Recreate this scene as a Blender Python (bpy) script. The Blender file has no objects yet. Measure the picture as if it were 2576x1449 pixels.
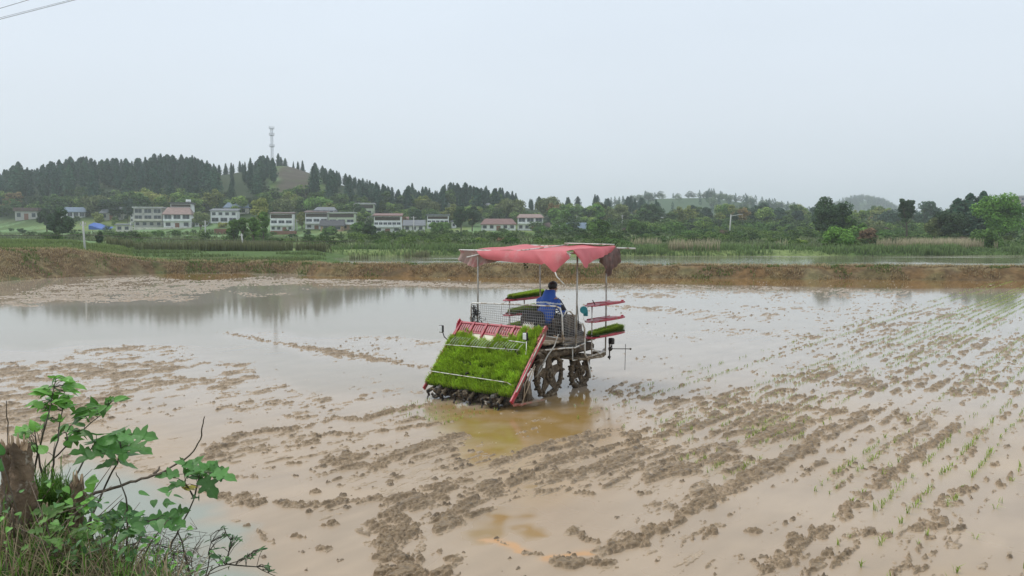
import bpy, bmesh, math, random
import numpy as np
from math import sin, cos, pi, radians, atan, sqrt
from mathutils import Vector, Matrix, Quaternion

random.seed(7)
rng = np.random.default_rng(11)
SC = bpy.context.scene
COL = SC.collection
F = 2022.0; CX = 1288.0; CY = 724.5; HOR = 586.0; H = 3.1
PITCH = atan((CY - HOR) / F)

def ray(u, v):
    x = (u - CX) / F; y = -(v - CY) / F
    dy = cos(PITCH) + y * sin(PITCH); dz = -sin(PITCH) + y * cos(PITCH)
    return x / dy, dz / dy
def at(u, v, Y):
    a, b = ray(u, v)
    return Vector((a * Y, Y, H + b * Y))
def gnd(u, v, z=0.0):
    a, b = ray(u, v)
    Y = (z - H) / b
    return (a * Y, Y)

# ------------------------------------------------------------------ objects
def tag(o, label=None, cat=None, group=None, kind=None):
    if label: o['label'] = label
    if cat: o['category'] = cat
    if group: o['group'] = group
    if kind: o['kind'] = kind
    return o
def thing(name, label, cat, loc=(0, 0, 0), rz=0.0, group=None, s=1.0):
    o = bpy.data.objects.new(name, None); COL.objects.link(o)
    o.location = loc; o.rotation_euler = (0, 0, rz); o.scale = (s, s, s)
    o.empty_display_size = 0.2
    return tag(o, label, cat, group)
def link(name, me, mat=None, parent=None):
    if mat is not None and len(me.materials) == 0:
        me.materials.append(mat)
    o = bpy.data.objects.new(name, me); COL.objects.link(o)
    if parent is not None: o.parent = parent
    return o
def np_mesh(name, V, Fc, cols=None, smooth=False, k=4):
    """V (n,3), Fc (m,k) arrays -> mesh"""
    V = np.asarray(V, np.float32); Fc = np.asarray(Fc, np.int32)
    me = bpy.data.meshes.new(name)
    me.vertices.add(len(V)); me.vertices.foreach_set('co', V.ravel())
    m = len(Fc); k = Fc.shape[1]
    me.loops.add(m * k); me.loops.foreach_set('vertex_index', Fc.ravel())
    me.polygons.add(m); me.polygons.foreach_set('loop_start', np.arange(0, m * k, k, dtype=np.int32))
    if smooth: me.polygons.foreach_set('use_smooth', np.ones(m, bool))
    me.update(calc_edges=True)
    if cols is not None:
        c = np.ones((len(V), 4), np.float32); c[:, :np.shape(cols)[1]] = cols
        at_ = me.color_attributes.new('col', 'FLOAT_COLOR', 'POINT')
        at_.data.foreach_set('color', c.ravel())
    return me

class MB:
    def __init__(s): s.v = []; s.f = []; s.sm = []
    def add(s, vs, fs, smooth=False):
        n = len(s.v); s.v += [tuple(p) for p in vs]
        s.f += [tuple(i + n for i in f) for f in fs]; s.sm += [smooth] * len(fs)
        return s
    def box(s, c, d, M=None, taper=None, bev=0.0):
        x, y, z = d[0] / 2, d[1] / 2, d[2] / 2
        tx, ty = taper or (1, 1)
        if bev > 0:
            b = min(bev, x * .9, y * .9, z * .9)
            vs = []
            for sz in (-1, 1):
                kx, ky = (tx, ty) if sz > 0 else (1, 1)
                for zz, ins in ((z, b), (z - b, 0)):
                    ring = []
                    X, Y_ = x * kx - ins, y * ky - ins
                    ring = [(X - (b if ins == 0 else 0), -Y_), (X, -Y_ + (b if ins == 0 else 0)), (X, Y_ - (b if ins == 0 else 0)), (X - (b if ins == 0 else 0), Y_),
                            (-X + (b if ins == 0 else 0), Y_), (-X, Y_ - (b if ins == 0 else 0)), (-X, -Y_ + (b if ins == 0 else 0)), (-X + (b if ins == 0 else 0), -Y_)]
                    vs.append([(p[0], p[1], sz * zz) for p in ring])
            order = [vs[0], vs[1], vs[3], vs[2]]
            P = [p for r in order for p in r]; fs = []
            for k in range(3):
                for i in range(8):
                    j = (i + 1) % 8
                    fs.append((k * 8 + i, k * 8 + j, (k + 1) * 8 + j, (k + 1) * 8 + i))
            fs.append(tuple(range(7, -1, -1))); fs.append(tuple(range(24, 32)))
        else:
            P = [(-x, -y, -z), (x, -y, -z), (x, y, -z), (-x, y, -z), (-x * tx, -y * ty, z), (x * tx, -y * ty, z), (x * tx, y * ty, z), (-x * tx, y * ty, z)]
            fs = [(0, 3, 2, 1), (4, 5, 6, 7), (0, 1, 5, 4), (1, 2, 6, 5), (2, 3, 7, 6), (3, 0, 4, 7)]
        if M is not None: P = [M @ Vector(p) for p in P]
        P = [(p[0] + c[0], p[1] + c[1], p[2] + c[2]) for p in P]
        return s.add(P, fs)
    def tube(s, pts, r, n=8, caps=True, smooth=True):
        pts = [Vector(p) for p in pts]
        rs = r if isinstance(r, (list, tuple)) else [r] * len(pts)
        T = []
        for i in range(len(pts)):
            a = pts[max(i - 1, 0)]; b = pts[min(i + 1, len(pts) - 1)]
            t = (b - a); T.append(t.normalized() if t.length > 1e-9 else Vector((0, 0, 1)))
        up = Vector((0, 0, 1)) if abs(T[0].z) < .9 else Vector((1, 0, 0))
        nrm = T[0].cross(up).normalized()
        vs = []; fs = []
        for i, p in enumerate(pts):
            if i: 
                nrm = nrm - T[i] * nrm.dot(T[i])
                nrm = nrm.normalized() if nrm.length > 1e-6 else T[i].orthogonal().normalized()
            bn = T[i].cross(nrm)
            for k in range(n):
                a = 2 * pi * k / n
                vs.append(p + (nrm * cos(a) + bn * sin(a)) * rs[i])
        for i in range(len(pts) - 1):
            for k in range(n):
                j = (k + 1) % n
                fs.append((i * n + k, i * n + j, (i + 1) * n + j, (i + 1) * n + k))
        if caps:
            fs.append(tuple(range(n - 1, -1, -1))); fs.append(tuple((len(pts) - 1) * n + k for k in range(n)))
        return s.add(vs, fs, smooth)
    def ring(s, c, axis, R, r, n=32, m=8, jit=0.0):
        q = Vector((0, 0, 1)).rotation_difference(Vector(axis).normalized())
        vs = []; fs = []
        for i in range(n):
            a = 2 * pi * i / n; rr = r * (1 + jit * random.uniform(-1, 1))
            for k in range(m):
                b = 2 * pi * k / m
                p = Vector(((R + rr * cos(b)) * cos(a), (R + rr * cos(b)) * sin(a), rr * sin(b)))
                vs.append(q @ p + Vector(c))
        for i in range(n):
            for k in range(m):
                i2 = (i + 1) % n; k2 = (k + 1) % m
                fs.append((i * m + k, i2 * m + k, i2 * m + k2, i * m + k2))
        return s.add(vs, fs, True)
    def disc(s, c, axis, R, th, n=24):
        a = Vector(axis).normalized() * th / 2; c = Vector(c)
        return s.tube([c - a, c + a], R, n, smooth=False)
    def prism(s, poly, z0, z1, M=None):
        n = len(poly)
        P = [Vector((p[0], p[1], z0)) for p in poly] + [Vector((p[0], p[1], z1)) for p in poly]
        if M is not None: P = [M @ p for p in P]
        fs = [tuple(range(n - 1, -1, -1)), tuple(range(n, 2 * n))] + [(i, (i + 1) % n, n + (i + 1) % n, n + i) for i in range(n)]
        return s.add(P, fs)
    def blob(s, c, r, sub=2, jit=.15, sc=(1, 1, 1)):
        bm = bmesh.new(); bmesh.ops.create_icosphere(bm, subdivisions=sub, radius=1)
        vs = []
        for v in bm.verts:
            k = r * (1 + random.uniform(-jit, jit)); vs.append((c[0] + v.co.x * k * sc[0], c[1] + v.co.y * k * sc[1], c[2] + v.co.z * k * sc[2]))
        fs = [tuple(x.index for x in f.verts) for f in bm.faces]; bm.free()
        return s.add(vs, fs, True)
    def mesh(s, name):
        me = bpy.data.meshes.new(name); me.from_pydata(s.v, [], s.f)
        me.polygons.foreach_set('use_smooth', s.sm); me.update(); return me
    def build(s, name, mat, parent=None):
        return link(name, s.mesh(name), mat, parent)

# ------------------------------------------------------------------ noise
def _h(ix, iy, seed):
    n = (ix.astype(np.int64) * 374761393 + iy.astype(np.int64) * 668265263 + seed * 974711) & 0xffffffff
    n = ((n ^ (n >> 13)) * 1274126177) & 0xffffffff
    n = n ^ (n >> 16)
    return (n & 0xffffff).astype(np.float32) / np.float32(0xffffff)
def vnoise(x, y, seed=0):
    ix = np.floor(x); iy = np.floor(y); fx = (x - ix).astype(np.float32); fy = (y - iy).astype(np.float32)
    fx = fx * fx * (3 - 2 * fx); fy = fy * fy * (3 - 2 * fy)
    a = _h(ix, iy, seed); b = _h(ix + 1, iy, seed); c = _h(ix, iy + 1, seed); d = _h(ix + 1, iy + 1, seed)
    return (a + (b - a) * fx + (c - a) * fy + (a - b - c + d) * fx * fy) * 2 - 1
def fbm(x, y, oct=4, seed=0, g=.5):
    r = 0; a = 1; t = 0
    for i in range(oct):
        c, s_ = cos(i * 1.1), sin(i * 1.1)
        r = r + a * vnoise((x * c - y * s_) * 2 ** i + 13.7 * i, (x * s_ + y * c) * 2 ** i + 7.1 * i, seed + i); t += a; a *= g
    return r / t
def worley(x, y, seed=0, prob=1.0):
    """bumps: returns max over jittered points of 1-(d/r)^2 and the random value of that point"""
    ix = np.floor(x); iy = np.floor(y)
    best = np.zeros_like(x, dtype=np.float32); 
    for dx in (-1, 0, 1):
        for dy in (-1, 0, 1):
            cx = ix + dx; cy = iy + dy
            px = cx + .15 + .7 * _h(cx, cy, seed); py = cy + .15 + .7 * _h(cx, cy, seed + 1)
            rr = .28 + .42 * _h(cx, cy, seed + 2); live = _h(cx, cy, seed + 3)
            d2 = ((x - px) ** 2 + (y - py) ** 2) / (rr * rr)
            b = np.clip(1 - d2, 0, 1) * rr * 1.6 * (live < prob)
            best = np.maximum(best, b)
    return best
def sstep(a, b, x):
    t = np.clip((x - a) / (b - a), 0, 1); return t * t * (3 - 2 * t)

# ------------------------------------------------------------------ materials
def new_mat(name):
    m = bpy.data.materials.new(name); m.use_nodes = True
    nt = m.node_tree; b = nt.nodes['Principled BSDF']
    return m, nt, b
def N(nt, t, **kw):
    n = nt.nodes.new(t)
    for k, v in kw.items(): setattr(n, k, v)
    return n
def mat(name, col, rough=.6, metal=0.0, var=.15, scale=8.0, bump=.0, bscale=40.0, spec=.5, dirt=None, dirt_amt=.5, dscale=5.0, ior=1.5):
    m, nt, b = new_mat(name)
    L = nt.links.new
    tc = N(nt, 'ShaderNodeTexCoord')
    no = N(nt, 'ShaderNodeTexNoise'); no.inputs['Scale'].default_value = scale; no.inputs['Detail'].default_value = 5
    L(tc.outputs['Object'], no.inputs['Vector'])
    mr = N(nt, 'ShaderNodeMapRange'); mr.inputs['From Min'].default_value = .3; mr.inputs['From Max'].default_value = .7
    mr.inputs['To Min'].default_value = 1 - var; mr.inputs['To Max'].default_value = 1 + var
    L(no.outputs['Fac'], mr.inputs['Value'])
    mu = N(nt, 'ShaderNodeVectorMath', operation='SCALE'); mu.inputs[0].default_value = col[:3]
    L(mr.outputs['Result'], mu.inputs['Scale'])
    out = mu.outputs[0]
    if dirt:
        n2 = N(nt, 'ShaderNodeTexNoise'); n2.inputs['Scale'].default_value = dscale; n2.inputs['Detail'].default_value = 8; n2.inputs['Roughness'].default_value = .65
        L(tc.outputs['Object'], n2.inputs['Vector'])
        r2 = N(nt, 'ShaderNodeMapRange'); c0 = .62 - dirt_amt * .3
        r2.inputs['From Min'].default_value = c0; r2.inputs['From Max'].default_value = c0 + .12
        L(n2.outputs['Fac'], r2.inputs['Value'])
        mx = N(nt, 'ShaderNodeMix', data_type='RGBA'); L(r2.outputs['Result'], mx.inputs[0]); L(out, mx.inputs[6])
        mx.inputs[7].default_value = (*dirt, 1); out = mx.outputs[2]
        rr = N(nt, 'ShaderNodeMapRange'); rr.inputs['To Min'].default_value = rough; rr.inputs['To Max'].default_value = .85
        L(r2.outputs['Result'], rr.inputs['Value']); L(rr.outputs['Result'], b.inputs['Roughness'])
    L(out, b.inputs['Base Color'])
    b.inputs['Roughness'].default_value = rough; b.inputs['Metallic'].default_value = metal
    b.inputs['Specular IOR Level'].default_value = spec; b.inputs['IOR'].default_value = ior
    if bump:
        n3 = N(nt, 'ShaderNodeTexNoise'); n3.inputs['Scale'].default_value = bscale; n3.inputs['Detail'].default_value = 4
        L(tc.outputs['Object'], n3.inputs['Vector'])
        bp = N(nt, 'ShaderNodeBump'); bp.inputs['Strength'].default_value = bump; bp.inputs['Distance'].default_value = .02
        L(n3.outputs['Fac'], bp.inputs['Height']); L(bp.outputs['Normal'], b.inputs['Normal'])
    return m
def attr_mat(name, rough=.6, spec=.5, ior=1.5, nscale=3.0, nvar=.15, bump=0.0, bscale=20.0, bdist=.02, trans=0.0, objvar=0.0):
    """colour from the mesh's own 'col' attribute with a fine noise on top"""
    m, nt, b = new_mat(name); L = nt.links.new
    a = N(nt, 'ShaderNodeAttribute', attribute_name='col')
    tc = N(nt, 'ShaderNodeTexCoord')
    no = N(nt, 'ShaderNodeTexNoise'); no.inputs['Scale'].default_value = nscale; no.inputs['Detail'].default_value = 6
    L(tc.outputs['Object'], no.inputs['Vector'])
    mr = N(nt, 'ShaderNodeMapRange'); mr.inputs['From Min'].default_value = .3; mr.inputs['From Max'].default_value = .7
    mr.inputs['To Min'].default_value = 1 - nvar; mr.inputs['To Max'].default_value = 1 + nvar
    L(no.outputs['Fac'], mr.inputs['Value'])
    mu = N(nt, 'ShaderNodeVectorMath', operation='SCALE'); L(a.outputs['Color'], mu.inputs[0]); L(mr.outputs['Result'], mu.inputs['Scale'])
    out = mu.outputs[0]
    if objvar:
        oi = N(nt, 'ShaderNodeObjectInfo')
        r3 = N(nt, 'ShaderNodeMapRange'); r3.inputs['To Min'].default_value = 1.38 - objvar; r3.inputs['To Max'].default_value = 1.38 + objvar
        L(oi.outputs['Random'], r3.inputs['Value'])
        m2 = N(nt, 'ShaderNodeVectorMath', operation='SCALE'); L(out, m2.inputs[0]); L(r3.outputs['Result'], m2.inputs['Scale']); out = m2.outputs[0]
    L(out, b.inputs['Base Color'])
    b.inputs['Roughness'].default_value = rough; b.inputs['Specular IOR Level'].default_value = spec; b.inputs['IOR'].default_value = ior
    if bump:
        n3 = N(nt, 'ShaderNodeTexNoise'); n3.inputs['Scale'].default_value = bscale; n3.inputs['Detail'].default_value = 5
        L(tc.outputs['Object'], n3.inputs['Vector'])
        bp = N(nt, 'ShaderNodeBump'); bp.inputs['Strength'].default_value = bump; bp.inputs['Distance'].default_value = bdist
        L(n3.outputs['Fac'], bp.inputs['Height']); L(bp.outputs['Normal'], b.inputs['Normal'])
    if trans:
        tr = N(nt, 'ShaderNodeBsdfTranslucent'); L(out, tr.inputs['Color'])
        ms = N(nt, 'ShaderNodeMixShader'); ms.inputs[0].default_value = trans
        L(b.outputs[0], ms.inputs[1]); L(tr.outputs[0], ms.inputs[2])
        L(ms.outputs[0], nt.nodes['Material Output'].inputs['Surface'])
    return m

# ------------------------------------------------------------------ camera, light, sky
cam = bpy.data.cameras.new('camera'); co = bpy.data.objects.new('camera', cam); COL.objects.link(co)
cam.sensor_width = 36; cam.lens = 36 * F / 2576; cam.clip_end = 6000; cam.clip_start = .1
co.location = (0, 0, H); co.rotation_euler = (pi / 2 - PITCH, 0, 0)
SC.camera = co
SUN_EL = radians(58); SUN_AZ = radians(-70)   # azimuth measured from +Y clockwise
w = bpy.data.worlds.new('World'); SC.world = w; w.use_nodes = True
nt = w.node_tree; L = nt.links.new; bg = nt.nodes['Background']
sky = N(nt, 'ShaderNodeTexSky'); sky.sky_type = 'NISHITA'; sky.sun_disc = False
sky.sun_elevation = SUN_EL; sky.sun_rotation = SUN_AZ; sky.dust_density = 2.5; sky.air_density = 1.0
tc = N(nt, 'ShaderNodeTexCoord'); sx = N(nt, 'ShaderNodeSeparateXYZ'); L(tc.outputs['Generated'], sx.inputs[0])
rp = N(nt, 'ShaderNodeValToRGB'); L(sx.outputs['Z'], rp.inputs[0])
e = rp.color_ramp.elements
e[0].position = 0.0; e[0].color = (.735, .80, .875, 1)
e[1].position = .38; e[1].color = (.80, .895, 1.0, 1)
e2 = e.new(.14); e2.color = (.775, .84, .915, 1)
no = N(nt, 'ShaderNodeTexNoise'); no.inputs['Scale'].default_value = 1.6; no.inputs['Detail'].default_value = 3
mp = N(nt, 'ShaderNodeMapping'); mp.inputs['Scale'].default_value = (1, 1, 3.5); L(tc.outputs['Generated'], mp.inputs[0]); L(mp.outputs[0], no.inputs['Vector'])
mr = N(nt, 'ShaderNodeMapRange'); mr.inputs['From Min'].default_value = .3; mr.inputs['From Max'].default_value = .7
mr.inputs['To Min'].default_value = 9.3; mr.inputs['To Max'].default_value = 9.9; L(no.outputs['Fac'], mr.inputs['Value'])
sc_ = N(nt, 'ShaderNodeVectorMath', operation='SCALE'); L(rp.outputs[0], sc_.inputs[0]); L(mr.outputs[0], sc_.inputs['Scale'])
mx = N(nt, 'ShaderNodeMix', data_type='RGBA'); mx.inputs[0].default_value = .9; L(sky.outputs[0], mx.inputs[6]); L(sc_.outputs[0], mx.inputs[7])
L(mx.outputs[2], bg.inputs['Color']); bg.inputs['Strength'].default_value = .1
sl = bpy.data.lights.new('sun', 'SUN'); sl.energy = 1.4; sl.angle = radians(25); sl.color = (1, .97, .92)
so = bpy.data.objects.new('sun', sl); COL.objects.link(so)
sd = Vector((sin(SUN_AZ) * cos(SUN_EL), cos(SUN_AZ) * cos(SUN_EL), sin(SUN_EL)))
so.rotation_euler = sd.to_track_quat('Z', 'Y').to_euler(); so.location = (0, 0, 30)
SC.view_settings.view_transform = 'Standard'; SC.view_settings.look = 'None'
SC.view_settings.exposure = 0.12; SC.view_settings.gamma = 1.0
SC.render.engine = 'CYCLES'
SC.cycles.max_bounces = 6; SC.cycles.volume_bounces = 1; SC.cycles.transparent_max_bounces = 12
# ================================================================== TERRAIN
def I(x, pts):
    return np.interp(x, [p[0] for p in pts], [p[1] for p in pts])
TOE = [(-1500, 43), (-400, 46.5), (0, 49.7), (150, 55), (400, 60.5), (600, 62), (740, 60.5), (800, 57.5), (1100, 56), (1600, 54.5), (2576, 51.5), (4000, 49)]
HT = [(-1500, 2.3), (-400, 2.15), (0, 1.95), (180, 1.85), (330, 1.1), (420, .78), (760, .78), (800, .78), (4200, .82)]
RID = [(-1500, 14), (-300, 20), (0, 21), (60, 24), (215, 28), (420, 28), (500, 30), (565, 29), (640, 31), (720, 31), (800, 29), (860, 25), (1000, 17.5), (1130, 18), (1290, 15.5), (1340, 13.5), (1500, 13), (1700, 12), (2000, 10), (2200, 8), (4000, 7)]
R2 = [(-1500, 10), (1300, 12), (1500, 22), (1640, 30), (1780, 31.5), (1900, 25), (2020, 18), (2100, 10), (2300, 9), (2600, 10), (4000, 14)]
R3 = [(-1500, 15), (1900, 14), (2050, 22), (2120, 49), (2170, 55), (2215, 47), (2270, 30), (2330, 24), (2600, 22), (4000, 30)]
POND_Z = .34
def terrain(x, y):
    x = np.asarray(x, float); y = np.asarray(y, float)
    u = CX + F * x / np.maximum(y, 1)
    toe = I(u, TOE) + .5 * vnoise(x * .35, y * .1, 3) + .18 * vnoise(x * 1.5, y * .2, 4)
    ht = I(u, HT)
    wd = np.where(u < 330, 1.6 + (330 - u).clip(0, 330) / 330 * 4.5, 1.6)
    rise = sstep(0, 1, (y - toe) / wd)
    base = np.interp(y, [60, 99, 101.5, 150, 200, 236], [.8, .8, .95, 1.6, 2.5, 3.4])
    z = -.25 + (ht + .25) * rise
    z += rise * .07 * fbm(x * 1.3, y * 1.3, 3, 9)
    # behind the bank: pond on the right, stepped ground on the left
    pond = sstep(800, 900, u + 25 * vnoise(y * .15, x * .1, 8)) * sstep(toe + 3.1, toe + 4.4, y) * (1 - sstep(97.5 + 1.5 * vnoise(x * .12, y * 0, 5), 100.5, y))
    back = sstep(toe + wd + 2, toe + wd + 14, y)
    lb = np.maximum(base, np.where(u < 340, ht * .98, base)) * 1.0
    lb = lb + (1 - sstep(760, 900, u)) * .35 * sstep(70, 74, y) * (1 - sstep(88, 100, y))
    z = np.where(y > toe + wd, z * (1 - back) + lb * back, z)
    z = z * (1 - pond) + (-.05) * pond
    # terraces between pond and village
    tr = sstep(104, 120, y) * (1 - sstep(225, 240, y))
    st = (y + 6 * vnoise(x * .02, y * .02, 12)) / 16.0
    z += tr * .35 * (sstep(.75, .9, st - np.floor(st)) - .5)
    z += sstep(101, 115, y) * (.18 * fbm(x * .12, y * .12, 3, 15))
    rid = I(u, RID) + 6.5 * np.exp(-((u - 705) / 95) ** 2 - ((y - 425) / 45) ** 2)
    rz = 1.2 * vnoise(x * .03, y * .03, 21)
    hill = sstep(238, 385, y)
    z = z + (rid - 3.4 + rz) * hill * (y > 200)
    fall = sstep(430, 560, y)
    z = z * (1 - fall * .7)
    z = z + fall * (y > 430) * (I(u, R2) - .3 * z) * sstep(520, 710, y) * (1 - .8 * sstep(760, 1000, y))
    z = z + I(u, R3) * sstep(1050, 1400, y) * (1 - .8 * sstep(1500, 1900, y))
    return z
def tz(x, y): return float(terrain(np.array([x]), np.array([y]))[0])
def on_terrain(u, v, y0=105, y1=460):
    a, b = ray(u, v)
    ys = np.linspace(y0, y1, 900)
    z = terrain(a * ys, ys); lz = H + b * ys
    k = np.where(z >= lz)[0]
    Y = ys[k[0]] if len(k) else y1
    return Vector((a * Y, Y, float(terrain(np.array([a * Y]), np.array([Y]))[0])))

nr, nc = 640, 620
ys = np.concatenate([1 / np.linspace(1 / 42.0, 1 / 130.0, 330), np.geomspace(131, 2600, nr - 330)])
ts = np.linspace(-1.05, 1.05, nc)
Yg, Tg = np.meshgrid(ys, ts, indexing='ij'); Xg = Tg * Yg
Zg = terrain(Xg, Yg)
U = CX + F * Tg
toe = I(U, TOE)
grass = np.array([.085, .14, .035]); grass2 = np.array([.19, .24, .08]); straw = np.array([.21, .165, .085]); earth = np.array([.15, .10, .052]); field = np.array([.17, .27, .11])
def mix(a, b, t): return a + (b - a) * t[..., None]
n1 = fbm(Xg * .06, Yg * .05, 4, 31); n2 = fbm(Xg * .9, Yg * .9, 4, 33); n3 = fbm(Xg * .25, Yg * .02, 3, 35)
C = np.zeros(Xg.shape + (3,)) + grass
C = mix(C, grass2, sstep(-.05, .35, n1 + .3 * n2))
C = mix(C, field, sstep(.15, .3, n3) * sstep(104, 125, Yg))
# brown worked earth of the banks with cut straw and green streaks
bank = 1 - sstep(toe + 8 + 4 * n1, toe + 13 + 4 * n1, Yg)
Bc = mix(np.zeros(Xg.shape + (3,)) + earth, straw, sstep(-.1, .45, n2 + .5 * fbm(Xg * .5, Yg * 3, 3, 41)))
gg = sstep(.1, .4, fbm(Xg * .5, Yg * 1.1, 4, 43) + (.30 * (U < 430)) * np.clip((toe + 1.6 - Yg) / 1.6, -1, 1) )
Bc = mix(Bc, np.array([.20, .115, .045]), .55 * sstep(740, 800, U) * sstep(-.3, .4, fbm(Xg * .3, Yg * 2, 3, 44)))
Bc = mix(Bc, np.array([.085, .115, .035]), gg * np.where(U < 760, .7, .25))
C = mix(C, Bc, bank)
gt = (U < 330) & (Yg > toe + 6.5)
C = mix(C, np.array([.12, .17, .055]), gt * sstep(toe + 6.5, toe + 8, Yg) * (1 - sstep(80, 90, Yg)))
# cleared, terraced slope under the mast, red-brown
cl = np.exp(-((U - 748) / 62) ** 2) * (.8 + .6 * n1) * sstep(285, 305, Yg) * (1 - sstep(440, 450, Yg))
lines = .5 + .5 * np.sin(Yg * .42 + 2 * n1)
C = mix(C, np.array([.085, .07, .05]), sstep(.25, .6, cl))
C = mix(C, np.array([.12, .105, .075]), sstep(.25, .6, cl) * sstep(.75, .95, lines) * .6)
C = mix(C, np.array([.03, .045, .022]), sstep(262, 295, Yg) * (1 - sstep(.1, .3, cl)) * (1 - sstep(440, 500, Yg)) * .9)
C = mix(C, np.array([.07, .115, .055]), sstep(500, 600, Yg))
V = np.stack([Xg, Yg, Zg], -1).reshape(-1, 3)
def grid_faces(nr, nc):
    a = (np.arange(nr - 1)[:, None] * nc + np.arange(nc - 1)[None, :])
    return np.stack([a, a + 1, a + nc + 1, a + nc], -1).reshape(-1, 4)
M_ter = attr_mat('earth_and_grass', rough=.9, spec=.2, nscale=2.5, nvar=.35, bump=.8, bscale=5.0, bdist=.12)
ter = link('ground', np_mesh('ground', V, grid_faces(nr, nc), C.reshape(-1, 3), smooth=True), M_ter)
tag(ter, kind='structure')

# pond behind the bund
pw = MB()
gx = [(t, y) for y in (53, 103) for t in (-.4, 1.0)]
_tt = np.linspace(-.30, 1.0, 60); _tn = [float(I(CX + F * t, TOE)) + 2.4 for t in _tt]
pw.add([(t * y, y, POND_Z) for t, y in zip(_tt, _tn)] + [(t * 103, 103, POND_Z) for t in _tt], [(i, i + 1, 61 + i, 60 + i) for i in range(59)])
m, nt, b = new_mat('pond_water'); L = nt.links.new
b.inputs['Base Color'].default_value = (.24, .22, .15, 1); b.inputs['Roughness'].default_value = .03; b.inputs['IOR'].default_value = 1.33
tcn = N(nt, 'ShaderNodeTexCoord'); mpn = N(nt, 'ShaderNodeMapping'); mpn.inputs['Scale'].default_value = (.12, .35, 1)
L(tcn.outputs['Object'], mpn.inputs[0])
nn = N(nt, 'ShaderNodeTexNoise'); nn.inputs['Scale'].default_value = .35; nn.inputs['Detail'].default_value = 5; L(mpn.outputs[0], nn.inputs['Vector'])
rr = N(nt, 'ShaderNodeMapRange'); rr.inputs['From Min'].default_value = .50; rr.inputs['From Max'].default_value = .62; rr.inputs['To Min'].default_value = .03; rr.inputs['To Max'].default_value = .22
L(nn.outputs['Fac'], rr.inputs['Value']); L(rr.outputs[0], b.inputs['Roughness'])
nb = N(nt, 'ShaderNodeTexNoise'); nb.inputs['Scale'].default_value = 2.5; L(tcn.outputs['Object'], nb.inputs['Vector'])
bp = N(nt, 'ShaderNodeBump'); bp.inputs['Strength'].default_value = .55; bp.inputs['Distance'].default_value = .03; L(nb.outputs['Fac'], bp.inputs['Height']); L(bp.outputs['Normal'], b.inputs['Normal'])
po = pw.build('pond_water', m); tag(po, kind='structure')

# ================================================================== PADDY: mud and water
nc = 1500
ys = np.concatenate([np.linspace(4.6, 6.85, 24), 1 / np.linspace(1 / 6.9, 1 / 66.0, 1300)]); nr = len(ys)
ts = np.linspace(-.92, .92, nc)
Yg, Tg = np.meshgrid(ys, ts, indexing='ij'); Yg = Yg.astype(np.float32); Xg = (Tg * Yg).astype(np.float32)
shape = Xg.shape
def near_poly(pts, pad):
    P = np.array([gnd(u, v) for u, v in pts]); 
    x0, y0 = P.min(0) - pad; x1, y1 = P.max(0) + pad
    r = np.where((ys >= y0) & (ys <= y1))[0]
    if len(r) == 0: return None, None, None
    sl = slice(r[0], r[-1] + 1)
    return P, sl, (x0, x1)
def stroke(A, pts, w, s=1.0, wob=.35):
    P, sl, xr = near_poly(pts, w * 2.5)
    if P is None: return
    X = Xg[sl]; Y = Yg[sl]; D = np.full(X.shape, 9e9, np.float32)
    msk = (X > xr[0]) & (X < xr[1])
    x = X[msk]; y = Y[msk]; d = np.full(x.shape, 9e9, np.float32)
    x = x + wob * w * vnoise(x / w * .8, y / w * .8, 51); y = y + wob * w * vnoise(x / w * .8 + 9, y / w * .8, 52)
    for a, b_ in zip(P[:-1], P[1:]):
        ab = b_ - a; t = np.clip(((x - a[0]) * ab[0] + (y - a[1]) * ab[1]) / (ab @ ab + 1e-9), 0, 1)
        d = np.minimum(d, np.hypot(x - a[0] - t * ab[0], y - a[1] - t * ab[1]))
    k = s * np.exp(-(d / w) ** 2)
    sub = A[sl]; sub[msk] = np.maximum(sub[msk], k)
def poly(A, pts, s=1.0, soft=.3):
    P, sl, xr = near_poly(pts, soft * 3)
    if P is None: return
    X = Xg[sl]; Y = Yg[sl]; msk = (X > xr[0]) & (X < xr[1])
    x = X[msk]; y = Y[msk]
    q = np.maximum(y / 20, .5)
    x = x + soft * 1.5 * fbm(x / (q * 1.5), y / (q * 1.5), 3, 61); y = y + soft * 2.0 * fbm(x / (q * 1.5) + 5, y / (q * 1.5), 3, 62)
    ins = np.zeros(x.shape, bool); d = np.full(x.shape, 9e9, np.float32)
    n = len(P)
    for i in range(n):
        a = P[i]; b_ = P[(i + 1) % n]
        c = ((a[1] > y) != (b_[1] > y)) & (x < (b_[0] - a[0]) * (y - a[1]) / (b_[1] - a[1] + 1e-9) + a[0]); ins ^= c
        ab = b_ - a; t = np.clip(((x - a[0]) * ab[0] + (y - a[1]) * ab[1]) / (ab @ ab + 1e-9), 0, 1)
        d = np.minimum(d, np.hypot(x - a[0] - t * ab[0], y - a[1] - t * ab[1]))
    k = s * sstep(-soft, soft, np.where(ins, d, -d))
    sub = A[sl]; sub[msk] = np.maximum(sub[msk], k)

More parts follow.
